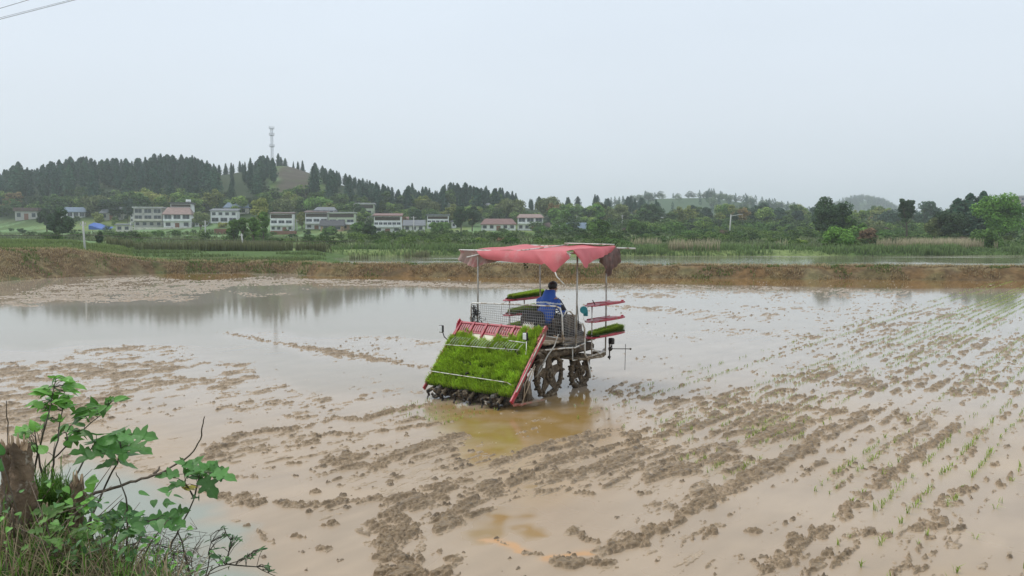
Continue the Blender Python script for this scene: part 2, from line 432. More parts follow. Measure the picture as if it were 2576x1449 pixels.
R = np.zeros(shape, np.float32)
ST = [([(524, 1149), (560, 1118), (608, 1093), (668, 1086), (733, 1077)], .22, 1),
 ([(771, 1075), (820, 1058), (850, 1051), (911, 1056), (980, 1035), (1080, 1017)], .16, 1),
 ([(668, 1140), (738, 1121), (794, 1112)], .2, .55), ([(794, 1093), (869, 1096), (934, 1086), (1027, 1079), (1120, 1062)], .16, .65),
 ([(817, 1161), (887, 1143), (864, 1172), (934, 1174)], .2, 1), ([(934, 1172), (1004, 1149), (1074, 1121), (1167, 1098)], .17, .95),
 ([(514, 1226), (575, 1250)], .17, .85), ([(604, 1249), (625, 1262), (654, 1266)], .16, 1.2),
 ([(701, 1266), (760, 1272), (803, 1277), (850, 1270), (906, 1261)], .13, .9), ([(934, 1256), (1004, 1254), (1074, 1228), (1167, 1210)], .13, .85),
 ([(1013, 1449), (1013, 1419), (980, 1391), (948, 1373), (1008, 1340), (1004, 1289), (1050, 1266), (1097, 1247), (1134, 1228)], .17, 1.1),
 ([(940, 1325), (1000, 1330)], .16, 1), ([(962, 1433), (1040, 1440), (1120, 1447)], .14, .9),
 ([(1101, 1391), (1153, 1415)], .1, .9), ([(1101, 1335), (1120, 1305), (1140, 1290)], .1, .95),
 ([(1134, 1303), (1167, 1266), (1241, 1238), (1283, 1214), (1330, 1191), (1400, 1160), (1493, 1135), (1586, 1116), (1714, 1075)], .12, .95),
 ([(1241, 1168), (1306, 1144), (1400, 1112), (1470, 1093), (1560, 1080)], .14, 1), ([(1560, 1095), (1652, 1078), (1771, 1057), (1879, 985)], .2, .85),
 ([(1879, 1111), (1948, 1094), (2035, 1057)], .16, .8), ([(1539, 1385), (1600, 1355), (1663, 1331), (1725, 1290), (1792, 1250), (1905, 1186), (1976, 1154), (2060, 1115)], .15, 1.05),
 ([(1394, 1412), (1460, 1420), (1529, 1417)], .1, 1), ([(1426, 1331), (1485, 1358), (1518, 1374)], .12, .75), ([(1518, 1384), (1610, 1365)], .13, .95),
 ([(1938, 1430), (1985, 1395), (2029, 1358), (2083, 1320)], .2, .85), ([(2110, 1300), (2175, 1250), (2256, 1180), (2336, 1116), (2406, 1073)], .15, 1.05),
 ([(2191, 1342), (2234, 1347)], .12, .8), ([(2309, 1331), (2342, 1299), (2363, 1261), (2412, 1229)], .15, .9),
 ([(1631, 1213), (1700, 1185), (1744, 1170), (1879, 1154)], .18, .8), ([(1286, 1143), (1394, 1127), (1502, 1100)], .15, .7),
 ([(1857, 1035), (1986, 1019), (2094, 1035), (2229, 1046)], .28, .7), ([(2417, 992), (2500, 985), (2600, 992)], .35, .7),
 ([(2191, 822), (2300, 812), (2417, 814)], .5, .7), ([(1491, 766), (1560, 770), (1640, 777)], .6, .65), ([(1530, 985), (1640, 1005), (1780, 1003)], .3, .7),
 ([(539, 833), (634, 850), (749, 870), (899, 895), (1088, 925)], .42, .72), ([(1950, 945), (2010, 948)], .2, .9), ([(2120, 965), (2180, 970)], .2, .8),
 ([(800, 1380), (820, 1382)], .06, 1), ([(735, 1350), (755, 1352)], .06, 1), ([(785, 1240), (800, 1238)], .08, 1.1), ([(1440, 1243), (1480, 1243)], .08, 1),
 ([(1885, 1338), (1920, 1336)], .08, 1), ([(1770, 1345), (1800, 1340)], .06, .9), ([(815, 1322), (850, 1318)], .05, .9), ([(560, 1302), (640, 1330), (690, 1370)], .05, .5),
 ([(1180, 1300), (1240, 1278), (1310, 1250), (1420, 1225)], .05, .6), ([(700, 1045), (760, 1050)], .15, .6), ([(1230, 1350), (1330, 1395), (1440, 1400)], .035, .55)]
RB = np.zeros(shape, np.float32)
FW = np.zeros(shape, np.float32)
for k_ in range(7):      # long faint wheel and float trails of the turn and of the rows
    o_ = k_ * 23
    stroke(FW, [(1060 - o_ * .9, 1460), (1050 - o_ * .9, 1395 - o_ * .2), (1085 - o_ * .8, 1335 - o_ * .5), (1150 - o_ * .6, 1290 - o_ * .7), (1240 - o_ * .3, 1255 - o_ * .8), (1340, 1222 - o_ * .8), (1470, 1187 - o_ * .8), (1620, 1143 - o_ * .8), (1800, 1090 - o_ * .7), (2000, 1030 - o_ * .6)], .05, [.9, .5, .8, .45, .7, .6, .5][k_], .9)
for a_, b_, c_, d_ in ((1300, 1190, 1700, 1090), (1350, 1205, 1750, 1110), (1400, 1245, 1800, 1120), (1560, 1395, 1900, 1215), (1600, 1440, 2000, 1200), (1760, 1360, 2140, 1120), (1800, 1449, 2240, 1130), (2020, 1449, 2330, 1190), (2060, 1449, 2420, 1160), (2250, 1449, 2470, 1220), (2300, 1449, 2560, 1180), (1640, 1060, 2100, 930), (1700, 1030, 2200, 890), (1820, 1100, 2300, 930), (1980, 1130, 2400, 950), (620, 1130, 1010, 1060), (660, 1180, 960, 1120), (560, 1200, 900, 1190)):
    stroke(FW, [(a_, b_), ((a_ + c_) / 2 - 8, (b_ + d_) / 2 + 4), (c_, d_)], .045 * (1 + (1449 - b_) / 900), .75, 1.0)
for p, w_, s_ in ST: stroke(R, p, w_ * .82, s_, .6); stroke(RB, p, w_ * 2.8, s_ * .8)
M = np.zeros(shape, np.float32)
poly(M, [(-400, 760), (0, 745), (200, 705), (400, 694), (760, 697), (1150, 712), (1700, 716), (1720, 724), (1200, 724), (800, 717), (560, 722), (470, 745), (440, 764), (200, 765), (0, 770), (-400, 790)], .8, .8)
poly(M, [(1500, 722), (1750, 718), (2300, 728), (2350, 745), (1900, 752), (1550, 752)], .6, .8)
poly(M, [(0, 900), (180, 885), (420, 875), (640, 920), (740, 985), (520, 1005), (330, 990), (150, 1080), (-300, 1120), (-300, 900)], .62, .8)
poly(M, [(560, 739), (690, 735), (820, 742), (700, 750), (600, 748)], .6, .5)
poly(M, [(1560, 800), (2500, 760), (2700, 900), (2650, 1000), (2300, 1100), (1700, 1120), (1600, 1010), (1850, 950), (2050, 870)], .36, .6)
poly(M, [(1560, 1010), (1900, 1000), (2300, 1040), (2300, 1110), (1900, 1170), (1500, 1230), (1250, 1240), (1400, 1130)], .42, .5)
poly(M, [(-300, 800), (380, 772), (620, 752), (820, 745), (700, 765), (450, 790), (200, 800), (-300, 830)], .28, .8)
poly(M, [(1000, 800), (1180, 790), (1180, 850), (1060, 870), (900, 850)], .45, .8)
poly(M, [(560, 940), (900, 935), (1060, 960), (1060, 1010), (760, 1040), (560, 1050)], .42, .6)
poly(M, [(1560, 755), (2400, 752), (2500, 790), (1900, 850), (1560, 830)], .36, .8)
# clean water places
Wc = np.zeros(shape, np.float32)
poly(Wc, [(-200, 1150), (60, 1165), (200, 1180), (330, 1230), (470, 1310), (600, 1390), (680, 1449), (800, 1560), (-200, 1600)], 1, .35)
poly(Wc, [(-200, 775), (430, 772), (620, 750), (900, 728), (1260, 722), (1260, 860), (1050, 850), (600, 830), (400, 860), (-200, 880)], .8, .8)
poly(Wc, [(-200, 880), (400, 858), (600, 830), (540, 850), (900, 910), (1080, 940), (1050, 1000), (700, 960), (420, 870)], .45, .5)
Br = np.zeros(shape, np.float32)      # stirred brown pools, with the machine's shade painted in behind it
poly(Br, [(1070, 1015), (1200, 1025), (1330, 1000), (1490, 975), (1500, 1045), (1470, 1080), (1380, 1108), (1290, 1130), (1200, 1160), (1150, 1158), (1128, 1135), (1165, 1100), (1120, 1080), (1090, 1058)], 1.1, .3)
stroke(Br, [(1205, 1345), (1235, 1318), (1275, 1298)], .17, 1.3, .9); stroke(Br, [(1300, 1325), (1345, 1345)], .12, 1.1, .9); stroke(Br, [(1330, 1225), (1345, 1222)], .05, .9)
SH = np.zeros(shape, np.float32)  # brown reflection of the banks, painted into the water colour
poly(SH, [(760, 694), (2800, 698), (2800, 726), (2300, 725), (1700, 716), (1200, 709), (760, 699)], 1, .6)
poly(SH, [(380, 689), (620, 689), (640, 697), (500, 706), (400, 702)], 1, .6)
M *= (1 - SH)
Or = np.zeros(shape, np.float32)
stroke(Or, [(1215, 1357), (1262, 1362), (1315, 1388)], .055, 1.1, .8); stroke(Or, [(1380, 1404), (1440, 1398), (1500, 1387)], .06, 1.1, .8)
low = fbm(Xg * .55, Yg * .55, 3, 71); mid = fbm(Xg * 3.2, Yg * 3.2, 4, 72)
pn = worley(Xg * 1 + 3, Yg * 1, 70, .6)
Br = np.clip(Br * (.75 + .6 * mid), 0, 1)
Or = np.clip(Or, 0, 1)
x2 = Xg + .016 * vnoise(Xg * 33, Yg * 33, 77) + .008 * vnoise(Xg * 70, Yg * 70, 79); y2 = Yg + .016 * vnoise(Xg * 33 + 5, Yg * 33, 78)
clod = np.maximum(worley(x2 / .052, y2 / .052, 81, .8), .75 * worley(x2 / .036 + 7, y2 / .036, 85, .85)) + .16 * vnoise(Xg * 45, Yg * 45, 86)
sp = np.clip(worley(x2 / .13 + 3, y2 / .13, 95, .20) * 3 - 1.9, 0, .9) * (.7 + .5 * vnoise(Xg * 50, Yg * 50, 87))
sp2 = np.clip(worley(x2 / .36 + 3, y2 / .36, 99, .10) * 5 - 4.2, 0, 1.) * (.25 + 1.0 * clod)
xr_ = Xg * cos(.66) - Yg * sin(.66); yr_ = Xg * sin(.66) + Yg * cos(.66)
strk = fbm(xr_ * 8, yr_ * 2.0, 4, 103); speck = sstep(.14, .40, strk + .16 * vnoise(Xg * 30, Yg * 30, 104))
big = np.exp(-((Yg - 13) / 30) ** 2)
# tractor rows on the right
HD = radians(39.0)
wv = (Xg * cos(HD) - Yg * sin(HD)); lv = (Xg * sin(HD) + Yg * cos(HD))
w0 = None
g1 = gnd(1560, 975); g2 = gnd(2450, 722)
W1 = g1[0] * cos(HD) - g1[1] * sin(HD); W2 = g2[0] * cos(HD) - g2[1] * sin(HD)
WL = (W1 + W2) / 2
reg = sstep(WL - .3, WL + .3, wv) * sstep(9.5, 12, Yg + .28 * (Xg - 2))
wn = wv + .08 * vnoise(lv * .4, wv * .2, 55)
fur = np.abs(((wn - WL) / 1.8) % 1 - .5) * 1.8; fur = np.minimum(np.abs(fur - .25), np.abs(fur - .55) + .05)
furrow = np.exp(-(fur / .07) ** 2); edge = np.exp(-((fur - .15) / .07) ** 2)
brk = sstep(-.15, .3, fbm(lv * .5, wv * 1.2, 3, 57))
R = np.maximum(R, reg * edge * brk * .6)
hgt = -.038 + .012 * low + .010 * mid
s2 = fbm(xr_ * 12 + 3, yr_ * 6.5, 4, 111); s3 = fbm(Xg * 2.2, Yg * 2.2, 2, 112)
pres = sstep(-.02, .40, R * 1.0 - .42 + .75 * s2 + .25 * s3) * sstep(.05, .3, R)
hgt += pres * (.020 + .040 * clod + .008 * R)
cr_ = sstep(.0, .3, FW * .9 - .55 + .9 * s2 + .35 * s3) * sstep(.15, .4, FW)
hgt += cr_ * (.024 + .026 * clod)
Mm = M * sstep(-.75, .25, low + .8 * mid)
hgt += Mm * (.034 + .035 * clod * sstep(-.1, .35, mid) + .01 * mid)
dens = sstep(-.3, .4, low + .25 * mid)
wet = np.clip(1 - 1.15 * Wc, 0, 1)
hgt += (.05 * sp + .06 * sp2) * wet * (.35 + .65 * dens) * (1 + Yg / 90)
fl = np.clip(.30 * sstep(-.1, .5, low + .5 * fbm(Xg * 1.3, Yg * 1.3, 3, 105)) + M * .9 + .25 * reg + .55 * RB + .30 * (1 - sstep(14, 24, Yg)) * sstep(-.5, .2, low), 0, 1)
quiet = 1 - .75 * (1 - sstep(7.8, 10, Yg)) * (1 - sstep(.3, 1.5, Xg)) * (R < .1)
fl = fl * quiet; dens = dens * quiet
fine = quiet * sstep(.15, .30, fbm(xr_ * 19, yr_ * 7, 3, 113) + .25 * (fl - .45)) * wet * (Yg < 26)
hgt += speck * fl * wet * .036 * (1 + Yg / 60) + fine * .022
hgt = hgt - reg * furrow * .05
beige = (1 - Wc) * sstep(15, 10.5, Yg + .5 * low) if False else (1 - Wc) * (1 - sstep(10, 17, Yg))
hgt += beige * (.010 + .012 * low)
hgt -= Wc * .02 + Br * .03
_cap = .034 + .0005 * Yg + .010 * vnoise(Xg * 14, Yg * 14, 88)
hgt = np.where(hgt > .012, .012 + _cap * np.tanh((hgt - .012) / _cap), hgt)
u_ = CX + F * Tg
# near bank under the camera on this side of the paddy
def bank_z(x, y):
    toe_y = np.interp(x, [-12, -7, -4.6, -3.1, -1.5, 0, 4, 12], [12.0, 10.2, 8.0, 6.4, 5.35, 5.0, 4.7, 4.4])
    d = (toe_y - y) / np.interp(x, [-7, -4, -1], [1.9, 1.5, 1.0])
    z = -.3 + 1.72 * sstep(0, 1.75, d) + .05 * fbm(x * 2, y * 2, 4, 66) * sstep(0, .4, d)
    z = z + .18 * np.exp(-((x + 2.9) / 1.0) ** 2 - ((y - 4.3) / .8) ** 2)
    return z
# mud colour
silt = np.array([.41, .305, .20]); wetm = np.array([.33, .235, .145]); brown = np.array([.22, .15, .082]); 
hh = hgt[..., None]
C = np.zeros(shape + (3,), np.float32) + silt
k = sstep(.004, .03, hgt + .008 * mid); C = mix(C, brown, k * .9); C = mix(C, np.array([.12, .085, .05]), np.clip(sp * 2, 0, 1) * (hgt > .004) * .7)
C = mix(C, wetm, sstep(.2, .7, R) * (1 - k) * .6)
cellr = _h(np.floor(x2 / .05), np.floor(y2 / .05), 120)
C *= (1 + .12 * fbm(Xg * 9, Yg * 9, 3, 73) + (.22 * vnoise(Xg * 28, Yg * 28, 121) + .18 * (cellr - .5)) * sstep(.006, .02, hgt))[..., None]
Vv = np.stack([Xg, Yg, hgt], -1).reshape(-1, 3)
def mud_mat():
    m = attr_mat('wet_mud', rough=.38, spec=.5, ior=1.36, nscale=30, nvar=.14, bump=.5, bscale=70, bdist=.01)
    return m
mud = link('mud', np_mesh('mud', Vv, grid_faces(nr, nc), C.reshape(-1, 3), smooth=True), mud_mat()); tag(mud, kind='structure')
# water sheet: same stations, every third one
sub = (slice(None, None, 3), slice(None, None, 3))
Xw = Xg[sub]; Yw = Yg[sub]
Cw = np.zeros(Xw.shape + (3,), np.float32) + np.array([.41, .305, .205])
Cw = mix(Cw, np.array([.37, .305, .235]), sstep(12, 20, Yw))
Cw *= (1 + .10 * fbm(Xw * .9, Yw * 1.6, 4, 75) + .10 * fbm(xr_[sub] * 6, yr_[sub] * 1.2, 4, 76))[..., None]
Cw = mix(Cw, np.array([.46, .32, .18]), sstep(.0, .5, fbm(Xw * .5 + 4, Yw * .5, 3, 74)) * .45 * (1 - sstep(11, 18, Yw)))
lg = gnd(400, 1300)
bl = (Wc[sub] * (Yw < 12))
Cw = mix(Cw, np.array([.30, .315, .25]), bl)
Cw = mix(Cw, np.array([.25, .205, .13]), Wc[sub] * (Yw >= 12))  # far clean water, coloured darker to deepen the hills' reflection
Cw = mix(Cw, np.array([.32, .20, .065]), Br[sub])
Cw = mix(Cw, np.array([.55, .31, .14]), Or[sub])
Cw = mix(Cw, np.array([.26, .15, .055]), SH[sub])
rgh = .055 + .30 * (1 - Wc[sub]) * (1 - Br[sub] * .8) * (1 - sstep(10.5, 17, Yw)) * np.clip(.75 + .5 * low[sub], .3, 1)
Cw = np.concatenate([Cw, rgh[..., None]], -1)
Vw = np.stack([Xw, Yw, np.zeros_like(Xw)], -1).reshape(-1, 3)
m = attr_mat('muddy_water', rough=.05, spec=.5, ior=1.34, nscale=1.2, nvar=.05, bump=.12, bscale=5, bdist=.006)
_nt = m.node_tree; _nt.links.new([n for n in _nt.nodes if n.type == 'ATTRIBUTE'][0].outputs['Alpha'], _nt.nodes['Principled BSDF'].inputs['Roughness'])
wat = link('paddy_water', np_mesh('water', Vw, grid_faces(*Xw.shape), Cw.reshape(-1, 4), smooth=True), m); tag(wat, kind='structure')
# near bank
bx = np.linspace(-14, 14, 420); by = np.concatenate([np.linspace(-12, 2, 30), np.linspace(2.1, 13, 260)])
BX, BY = np.meshgrid(bx, by); BZ = bank_z(BX, BY)
nb_ = fbm(BX * 3, BY * 3, 4, 68)
C = mix(np.zeros(BX.shape + (3,)) + np.array([.10, .075, .045]), np.array([.05, .075, .02]), sstep(-.1, .3, nb_))
nbk = link('near_bank', np_mesh('near_bank', np.stack([BX, BY, BZ], -1).reshape(-1, 3), grid_faces(*BX.shape), C.reshape(-1, 3), smooth=True), M_ter); tag(nbk, kind='structure')
# ================================================================== RICE TRANSPLANTER
MUD = (.20, .15, .095)
M_red = mat('red_paint', (.42, .025, .045), rough=.32, var=.12, dirt=(.23, .13, .085), dirt_amt=.35, dscale=6)
M_redp = mat('red_plastic', (.40, .03, .055), rough=.4, var=.1, dirt=(.25, .16, .11), dirt_amt=.3, dscale=9)
M_white = mat('white_paint', (.72, .70, .64), rough=.4, var=.08, dirt=(.34, .25, .16), dirt_amt=.45, dscale=7)
M_cream = mat('muddy_cream_panel', (.50, .43, .32), rough=.6, var=.2, dirt=MUD, dirt_amt=.8, dscale=5)
M_dark = mat('dark_metal', (.03, .027, .024), rough=.5, var=.3, dirt=(.13, .095, .06), dirt_amt=.55, dscale=9)
M_muddy = mat('mud_caked_metal', MUD, rough=.55, var=.35, bump=.8, bscale=30, dirt=(.09, .065, .04), dirt_amt=.7, dscale=11)
M_wheel = mat('mud_caked_wheel', (.215, .155, .09), rough=.42, var=.35, bump=.9, bscale=45, dirt=(.10, .07, .042), dirt_amt=.8, dscale=14)
M_black = mat('black_plastic', (.012, .012, .013), rough=.45, var=.2, dirt=(.08, .06, .045), dirt_amt=.2)
M_steel = mat('galvanised_pole', (.42, .40, .35), rough=.45, metal=.3, var=.15, dirt=(.28, .22, .15), dirt_amt=.3)
M_wire = mat('net_wire', (.30, .29, .27), rough=.5, var=.3)
M_seat = mat('black_seat', (.022, .021, .021), rough=.6, var=.3, dirt=(.10, .08, .06), dirt_amt=.45)
M_tan = mat('tan_cord', (.48, .38, .26), rough=.7)
M_lens = mat('lamp_lens', (.75, .77, .76), rough=.15, var=.05)
M_teal = mat('teal_plastic', (.02, .22, .25), rough=.4)

O0 = Vector((-.76, 14.55, -.01)); HDG = radians(37.5)
T = thing('rice_transplanter', 'muddy red and white ride-on rice transplanter with tattered red canopy in the flooded paddy', 'rice transplanter', O0, -HDG)
def P(mb, name, m, parent=T): return mb.build(name, m, parent)

# --- seedling rack
SL = 1.42
def RP(x, d, h=0.0): return Vector((x, .665 * d - .747 * h, .27 + .747 * d + .665 * h))
Rm = Matrix(((1, 0, 0), (0, .665, -.747), (0, .747, .665)))
rack = MB(); rack.box(RP(0, .62, -.03), (2.02, 1.3, .02), Rm)
for i in range(7): rack.box(RP(-1 + i * 2 / 6, .62, 0), (.018, 1.3, .05), Rm)
rack = P(rack, 'seedling_rack', M_dark)
b = MB(); b.box(RP(0, -.02, .0), (2.06, .05, .06), Rm); P(b, 'rack_lip', M_muddy, rack)
# white band with the red slotted extension above it
b = MB()
for i in range(6):
    x = -1 + (i + .5) * 2 / 6; b.box(RP(x, 1.10, .015), (.29, .16, .012), Rm)
P(b, 'white_band', mat('cream_white', (.72, .66, .50), rough=.5, var=.05), rack)
b = MB()
b.box(RP(0, 1.405, .03), (2.0, .035, .035), Rm)
for i in range(7): b.box(RP(-1 + i * 2 / 6, 1.26, .035), (.035, .34, .045), Rm)
for i in range(6):
    x0 = -1 + i * 2 / 6
    b.box(RP(x0 + 1 / 6, 1.19, .022), (.30, .03, .02), Rm)
    for k in range(5):
        b.box(RP(x0 + .055 + k * .056, 1.29, .022), (.030, .20, .018), Rm)
P(b, 'slotted_extension', M_redp)
for sgn in (-1, 1):
    x = 1.045 * sgn
    b = MB(); pts = [RP(x, 1.45, .05), RP(x, 1.36, .06), RP(x, 1.25, .0), RP(x, .9, .03), RP(x, .5, .035), RP(x, .1, .02), RP(x, -.17, .03)]
    for a_, c_ in zip(pts[:-1], pts[1:]):
        dv = (c_ - a_); Ln = dv.length; mid_ = (a_ + c_) / 2
        ang = math.atan2(dv.z, dv.y); R_ = Matrix.Rotation(ang, 3, 'X')
        b.box(mid_, (.045 if sgn > 0 else .03, Ln + .008, .085), R_, bev=.008)
    P(b, 'rack_rail', M_red)
b = MB(); b.box(RP(1.072, .66, .055), (.012, 1.25, .018), Rm); P(b, 'rail_edge', M_steel)
# wire comb and hold-down bar
b = MB(); b.tube([RP(-.96, .78, .15), RP(.78, .84, .15)], .007, 6)
for i in range(27):
    x = -.9 + i * .063
    if i % 9 in (7,): continue
    b.tube([RP(x, .79, .15), RP(x + .03, .90, .16), RP(x + .045, 1.0, .13)], .0038, 4)
P(b, 'seedling_comb', M_white)
b = MB(); b.tube([RP(-1.04, .16, .12), RP(-.98, .16, .15), RP(.86, .15, .15), RP(.95, .13, .1)], .008, 6); P(b, 'hold_down_bar', M_white)
b = MB(); b.box(RP(.62, 1.43, .04), (.24, .10, .02), Rm)
for k in range(6): b.tube([RP(.52 + k * .04, 1.40, .06), RP(.52 + k * .04, 1.52, .06)], .006, 5)
P(b, 'white_guide_fork', M_white)

# --- planting units under the rack
for x in (-.70, -.04, .62):
    b = MB(); b.box((x, .12, .22), (.10, .42, .10), bev=.02); b.box((x, -.07, .17), (.13, .15, .16), bev=.03)
    for k in range(30):
        b.blob((x + random.uniform(-.10, .10), -.05 + random.uniform(-.13, .16), .12 + random.uniform(-.08, .12)), random.uniform(.025, .05), 1, .3)
    u_ = P(b, 'planting_unit', M_dark)
    for sx in (-.19, .15):
        b = MB(); cx = x + sx
        b.box((cx, -.09, .17), (.05, .28, .075), Matrix.Rotation(radians(25 + 60 * sx), 3, 'X'), bev=.02)
        b.tube([(x, -.09, .17), (cx, -.09, .17)], .022, 8)
        P(b, 'rotary_case', M_muddy, u_)
        for s2 in (-1, 1):
            b = MB(); a0 = radians(25 + 60 * sx)
            c = Vector((cx + .03, -.09 + s2 * .12 * cos(a0), .17 + s2 * .12 * sin(a0)))
            b.box(c + Vector((.01, -.01, -.02)), (.03, .05, .13), Matrix.Rotation(radians(20), 3, 'X'), bev=.01)
            b.tube([c + Vector((0, -.02, -.07)), c + Vector((0, -.05, -.15))], [.009, .004], 5)
            b.tube([c + Vector((.02, -.02, -.07)), c + Vector((.02, -.05, -.15))], [.009, .004], 5)
            P(b, 'planting_claw', M_black, u_)
b = MB(); b.box((.50, -.17, .10), (.16, .02, .055), Matrix.Rotation(radians(8), 3, 'Y'), bev=.005); P(b, 'white_tag', M_white)
b = MB(); b.tube([(-1.0, .12, .22), (1.0, .12, .22)], .035, 8); b.tube([(-1.1, .05, .27), (-.95, .06, .26)], .018, 6); P(b, 'planter_beam', M_dark)
for x, l in ((-.66, .9), (0, 1.25), (.62, .9)):
    b = MB(); n = 9; prof = [(-.05, .05), (0, .13), (.2, .16), (.6, .15), (.85, .14), (1.0, .02)]
    vs = []; 
    for yy, zz in prof:
        for xx in (-.17, -.10, .10, .17):
            vs.append((x + xx * (1 if yy < .8 else .6), yy * l + .1, (zz if abs(xx) < .15 else zz * .4)))
    fs = [(i * 4 + k, i * 4 + k + 1, (i + 1) * 4 + k + 1, (i + 1) * 4 + k) for i in range(5) for k in range(3)]
    vs2 = [(v[0], v[1], 0.0) for v in vs]; nn_ = len(vs)
    b.add(vs + vs2, fs + [tuple(nn_ + q for q in f[::-1]) for f in fs]); P(b, 'float', M_muddy)
b = MB()
b.box((1.12, .30, .10), (.05, .75, .035), Matrix.Rotation(radians(-12), 3, 'Z'), bev=.008); b.box((1.05, .02, .11), (.25, .05, .035), bev=.008)
P(b, 'side_guard_bar', mat('faded_red_bar', (.36, .13, .09), rough=.5, dirt=(.3, .22, .15), dirt_amt=.6))
b = MB(); b.box((.98, .42, .28), (.16, .16, .34), taper=(.6, .7), bev=.02); P(b, 'grey_drive_cover', M_muddy)
b = MB()
b.tube([(1.08, .10, .08), (1.10, .32, .42), (1.06, .55, .72)], .009, 6); b.tube([(1.1, .14, .08), (1.08, .22, .45), (1.05, .5, .70)], .008, 6)
b.tube([(1.04, .35, .1), (1.02, .40, .5), (1.0, .62, .74)], .008, 6)
P(b, 'tan_cord', M_tan)
b = MB(); b.tube([(1.02, .62, .5), (1.05, .75, .62), (1.03, .98, .85), (1.0, 1.25, 1.0), (.97, 1.42, 1.2)], .011, 6); b.tube([(1.0, .7, .45), (1.02, .72, .62), (1.0, .9, .75), (.99, 1.2, .95)], .009, 6); P(b, 'control_cable', M_steel)

# --- wheels
def wheel(name, x, y, z, Rr, rear, side):
    b = MB(); b.ring((x, y, z), (1, 0, 0), Rr - .06, .045 if rear else .055, 48, 8, .3)
    nl = 16 if rear else 12
    for i in range(nl):
        a = 2 * pi * i / nl + .1
        c = Vector((x, y + (Rr - .025) * cos(a), z + (Rr - .025) * sin(a)))
        Mx = Matrix.Rotation(a, 3, 'X') @ Matrix.Rotation(radians(18), 3, 'Y')
        b.box(c, (.10 if rear else .12, .085, .04), Mx, bev=.012)
    for i in range(60):
        a = random.uniform(0, 2 * pi); rr = Rr - random.uniform(.03, .15)
        b.blob((x + random.uniform(-.04, .04), y + rr * cos(a), z + rr * sin(a)), random.uniform(.02, .045), 1, .3)
    w_ = P(b, name, M_wheel)
    b = MB(); n = 5 if rear else 4
    for i in range(n):
        a = 2 * pi * i / n + .35
        d1 = Vector((0, cos(a), sin(a))); c = Vector((x, y, z))
        t_ = Vector((0, -sin(a), cos(a)))
        hw = .12 if rear else .08
        p0 = c + d1 * .05; p1 = c + d1 * (Rr - .06)
        th = Vector((.014, 0, 0))
        vs = []
        for p, w2 in ((p0, hw), (c + d1 * (Rr * .45), hw * .62), (p1, .025)):
            for sg in (-1, 1):
                for q in (-1, 1): vs.append(p + t_ * (w2 + .012) * sg + th * q)
        fs = []
        for k in (0, 4):
            fs += [(k, k + 2, k + 6, k + 4), (k + 1, k + 5, k + 7, k + 3), (k, k + 4, k + 5, k + 1), (k + 2, k + 3, k + 7, k + 6)]
        fs += [(8, 10, 11, 9)]
        b.add(vs, fs)
    P(b, 'spoke', M_wheel, w_)
    b = MB(); b.disc((x, y, z), (1, 0, 0), .125 if rear else .10, .09, 16); b.disc((x + side * .04, y, z), (1, 0, 0), .07, .08, 12); b.disc((x + side * .09, y, z), (1, 0, 0), .035, .05, 8)
    P(b, 'hub', M_muddy, w_)
for sx in (-1, 1):
    wheel('rear_wheel', sx * .80, 1.36, .425, .47, True, sx)
    wheel('front_wheel', sx * .76, 2.50, .32, .37, False, sx)
    b = MB(); b.tube([(sx * .76, 2.5, .32), (sx * .60, 2.5, .34), (sx * .56, 2.48, .62)], .05, 8); b.tube([(sx * .2, 2.45, .62), (sx * .6, 2.47, .62)], .06, 8); P(b, 'front_axle', M_muddy)
    b = MB(); b.box((sx * .58, 1.30, .58), (.16, .20, .46), Matrix.Rotation(radians(15), 3, 'X'), bev=.05); b.tube([(0, 1.3, .68), (sx * .58, 1.3, .68)], .08, 10); b.tube([(sx * .58, 1.36, .43), (sx * .8, 1.36, .43)], .05, 8); P(b, 'rear_axle_case', M_muddy)

# --- chassis, deck, bonnet, seat
b = MB(); b.box((0, 1.9, .68), (.5, 2.3, .36), bev=.05); b.box((.2, 2.0, .80), (1.3, 1.9, .16), bev=.05); b.box((.1, 1.55, .62), (.5, .5, .3), bev=.06); b.box((0, 2.75, .78), (.62, .7, .34), bev=.06); b.box((0, .85, .62), (.2, .5, .1), bev=.02)
for k in range(40):
    b.blob((random.uniform(-.5, .65), random.uniform(.9, 3.0), .62 + random.uniform(-.08, .1)), random.uniform(.03, .07), 1, .3)
ch = P(b, 'chassis', M_muddy)
b = MB()
for yy in (.35, .6): b.tube([(-.2, yy, .35 + yy * .1), (.2, yy, .35 + yy * .1)], .02, 6)
for sx in (-.2, .2): b.tube([(sx, .1, .3), (sx, .95, .62)], .024, 8); b.tube([(sx, .1, .5), (sx, .95, .8)], .02, 8)
P(b, 'lift_linkage', M_dark)
b = MB(); b.box((0, 1.62, 1.02), (1.72, .95, .045), bev=.015); b.box((.66, 2.3, .96), (.52, 1.1, .04), bev=.012); b.box((-.66, 2.3, .96), (.52, 1.1, .04), bev=.012); b.box((0, 1.5, .95), (1.0, .6, .12), bev=.03)
b.box((0, 2.9, .95), (1.5, .35, .04), bev=.012)
dk = P(b, 'deck', M_cream)
b = MB()
for sx in (-.72, .74): b.box((sx, 2.62, .60), (.46, .9, .05), Matrix.Rotation(radians(-3), 3, 'X'), bev=.015)
b.box((.8, 3.15, .60), (.22, .2, .12), bev=.02)
P(b, 'side_step', M_cream)
for sx in (-1, 1):
    b = MB(); b.box((sx * .74, 1.55, .90), (.30, .80, .06), bev=.02); b.box((sx * .76, 1.16, .86), (.26, .08, .12), Matrix.Rotation(radians(30), 3, 'X'), bev=.02); P(b, 'mudguard', M_muddy)
b = MB(); b.box((0, 2.98, 1.17), (.56, .66, .42), taper=(.82, .80), bev=.05)
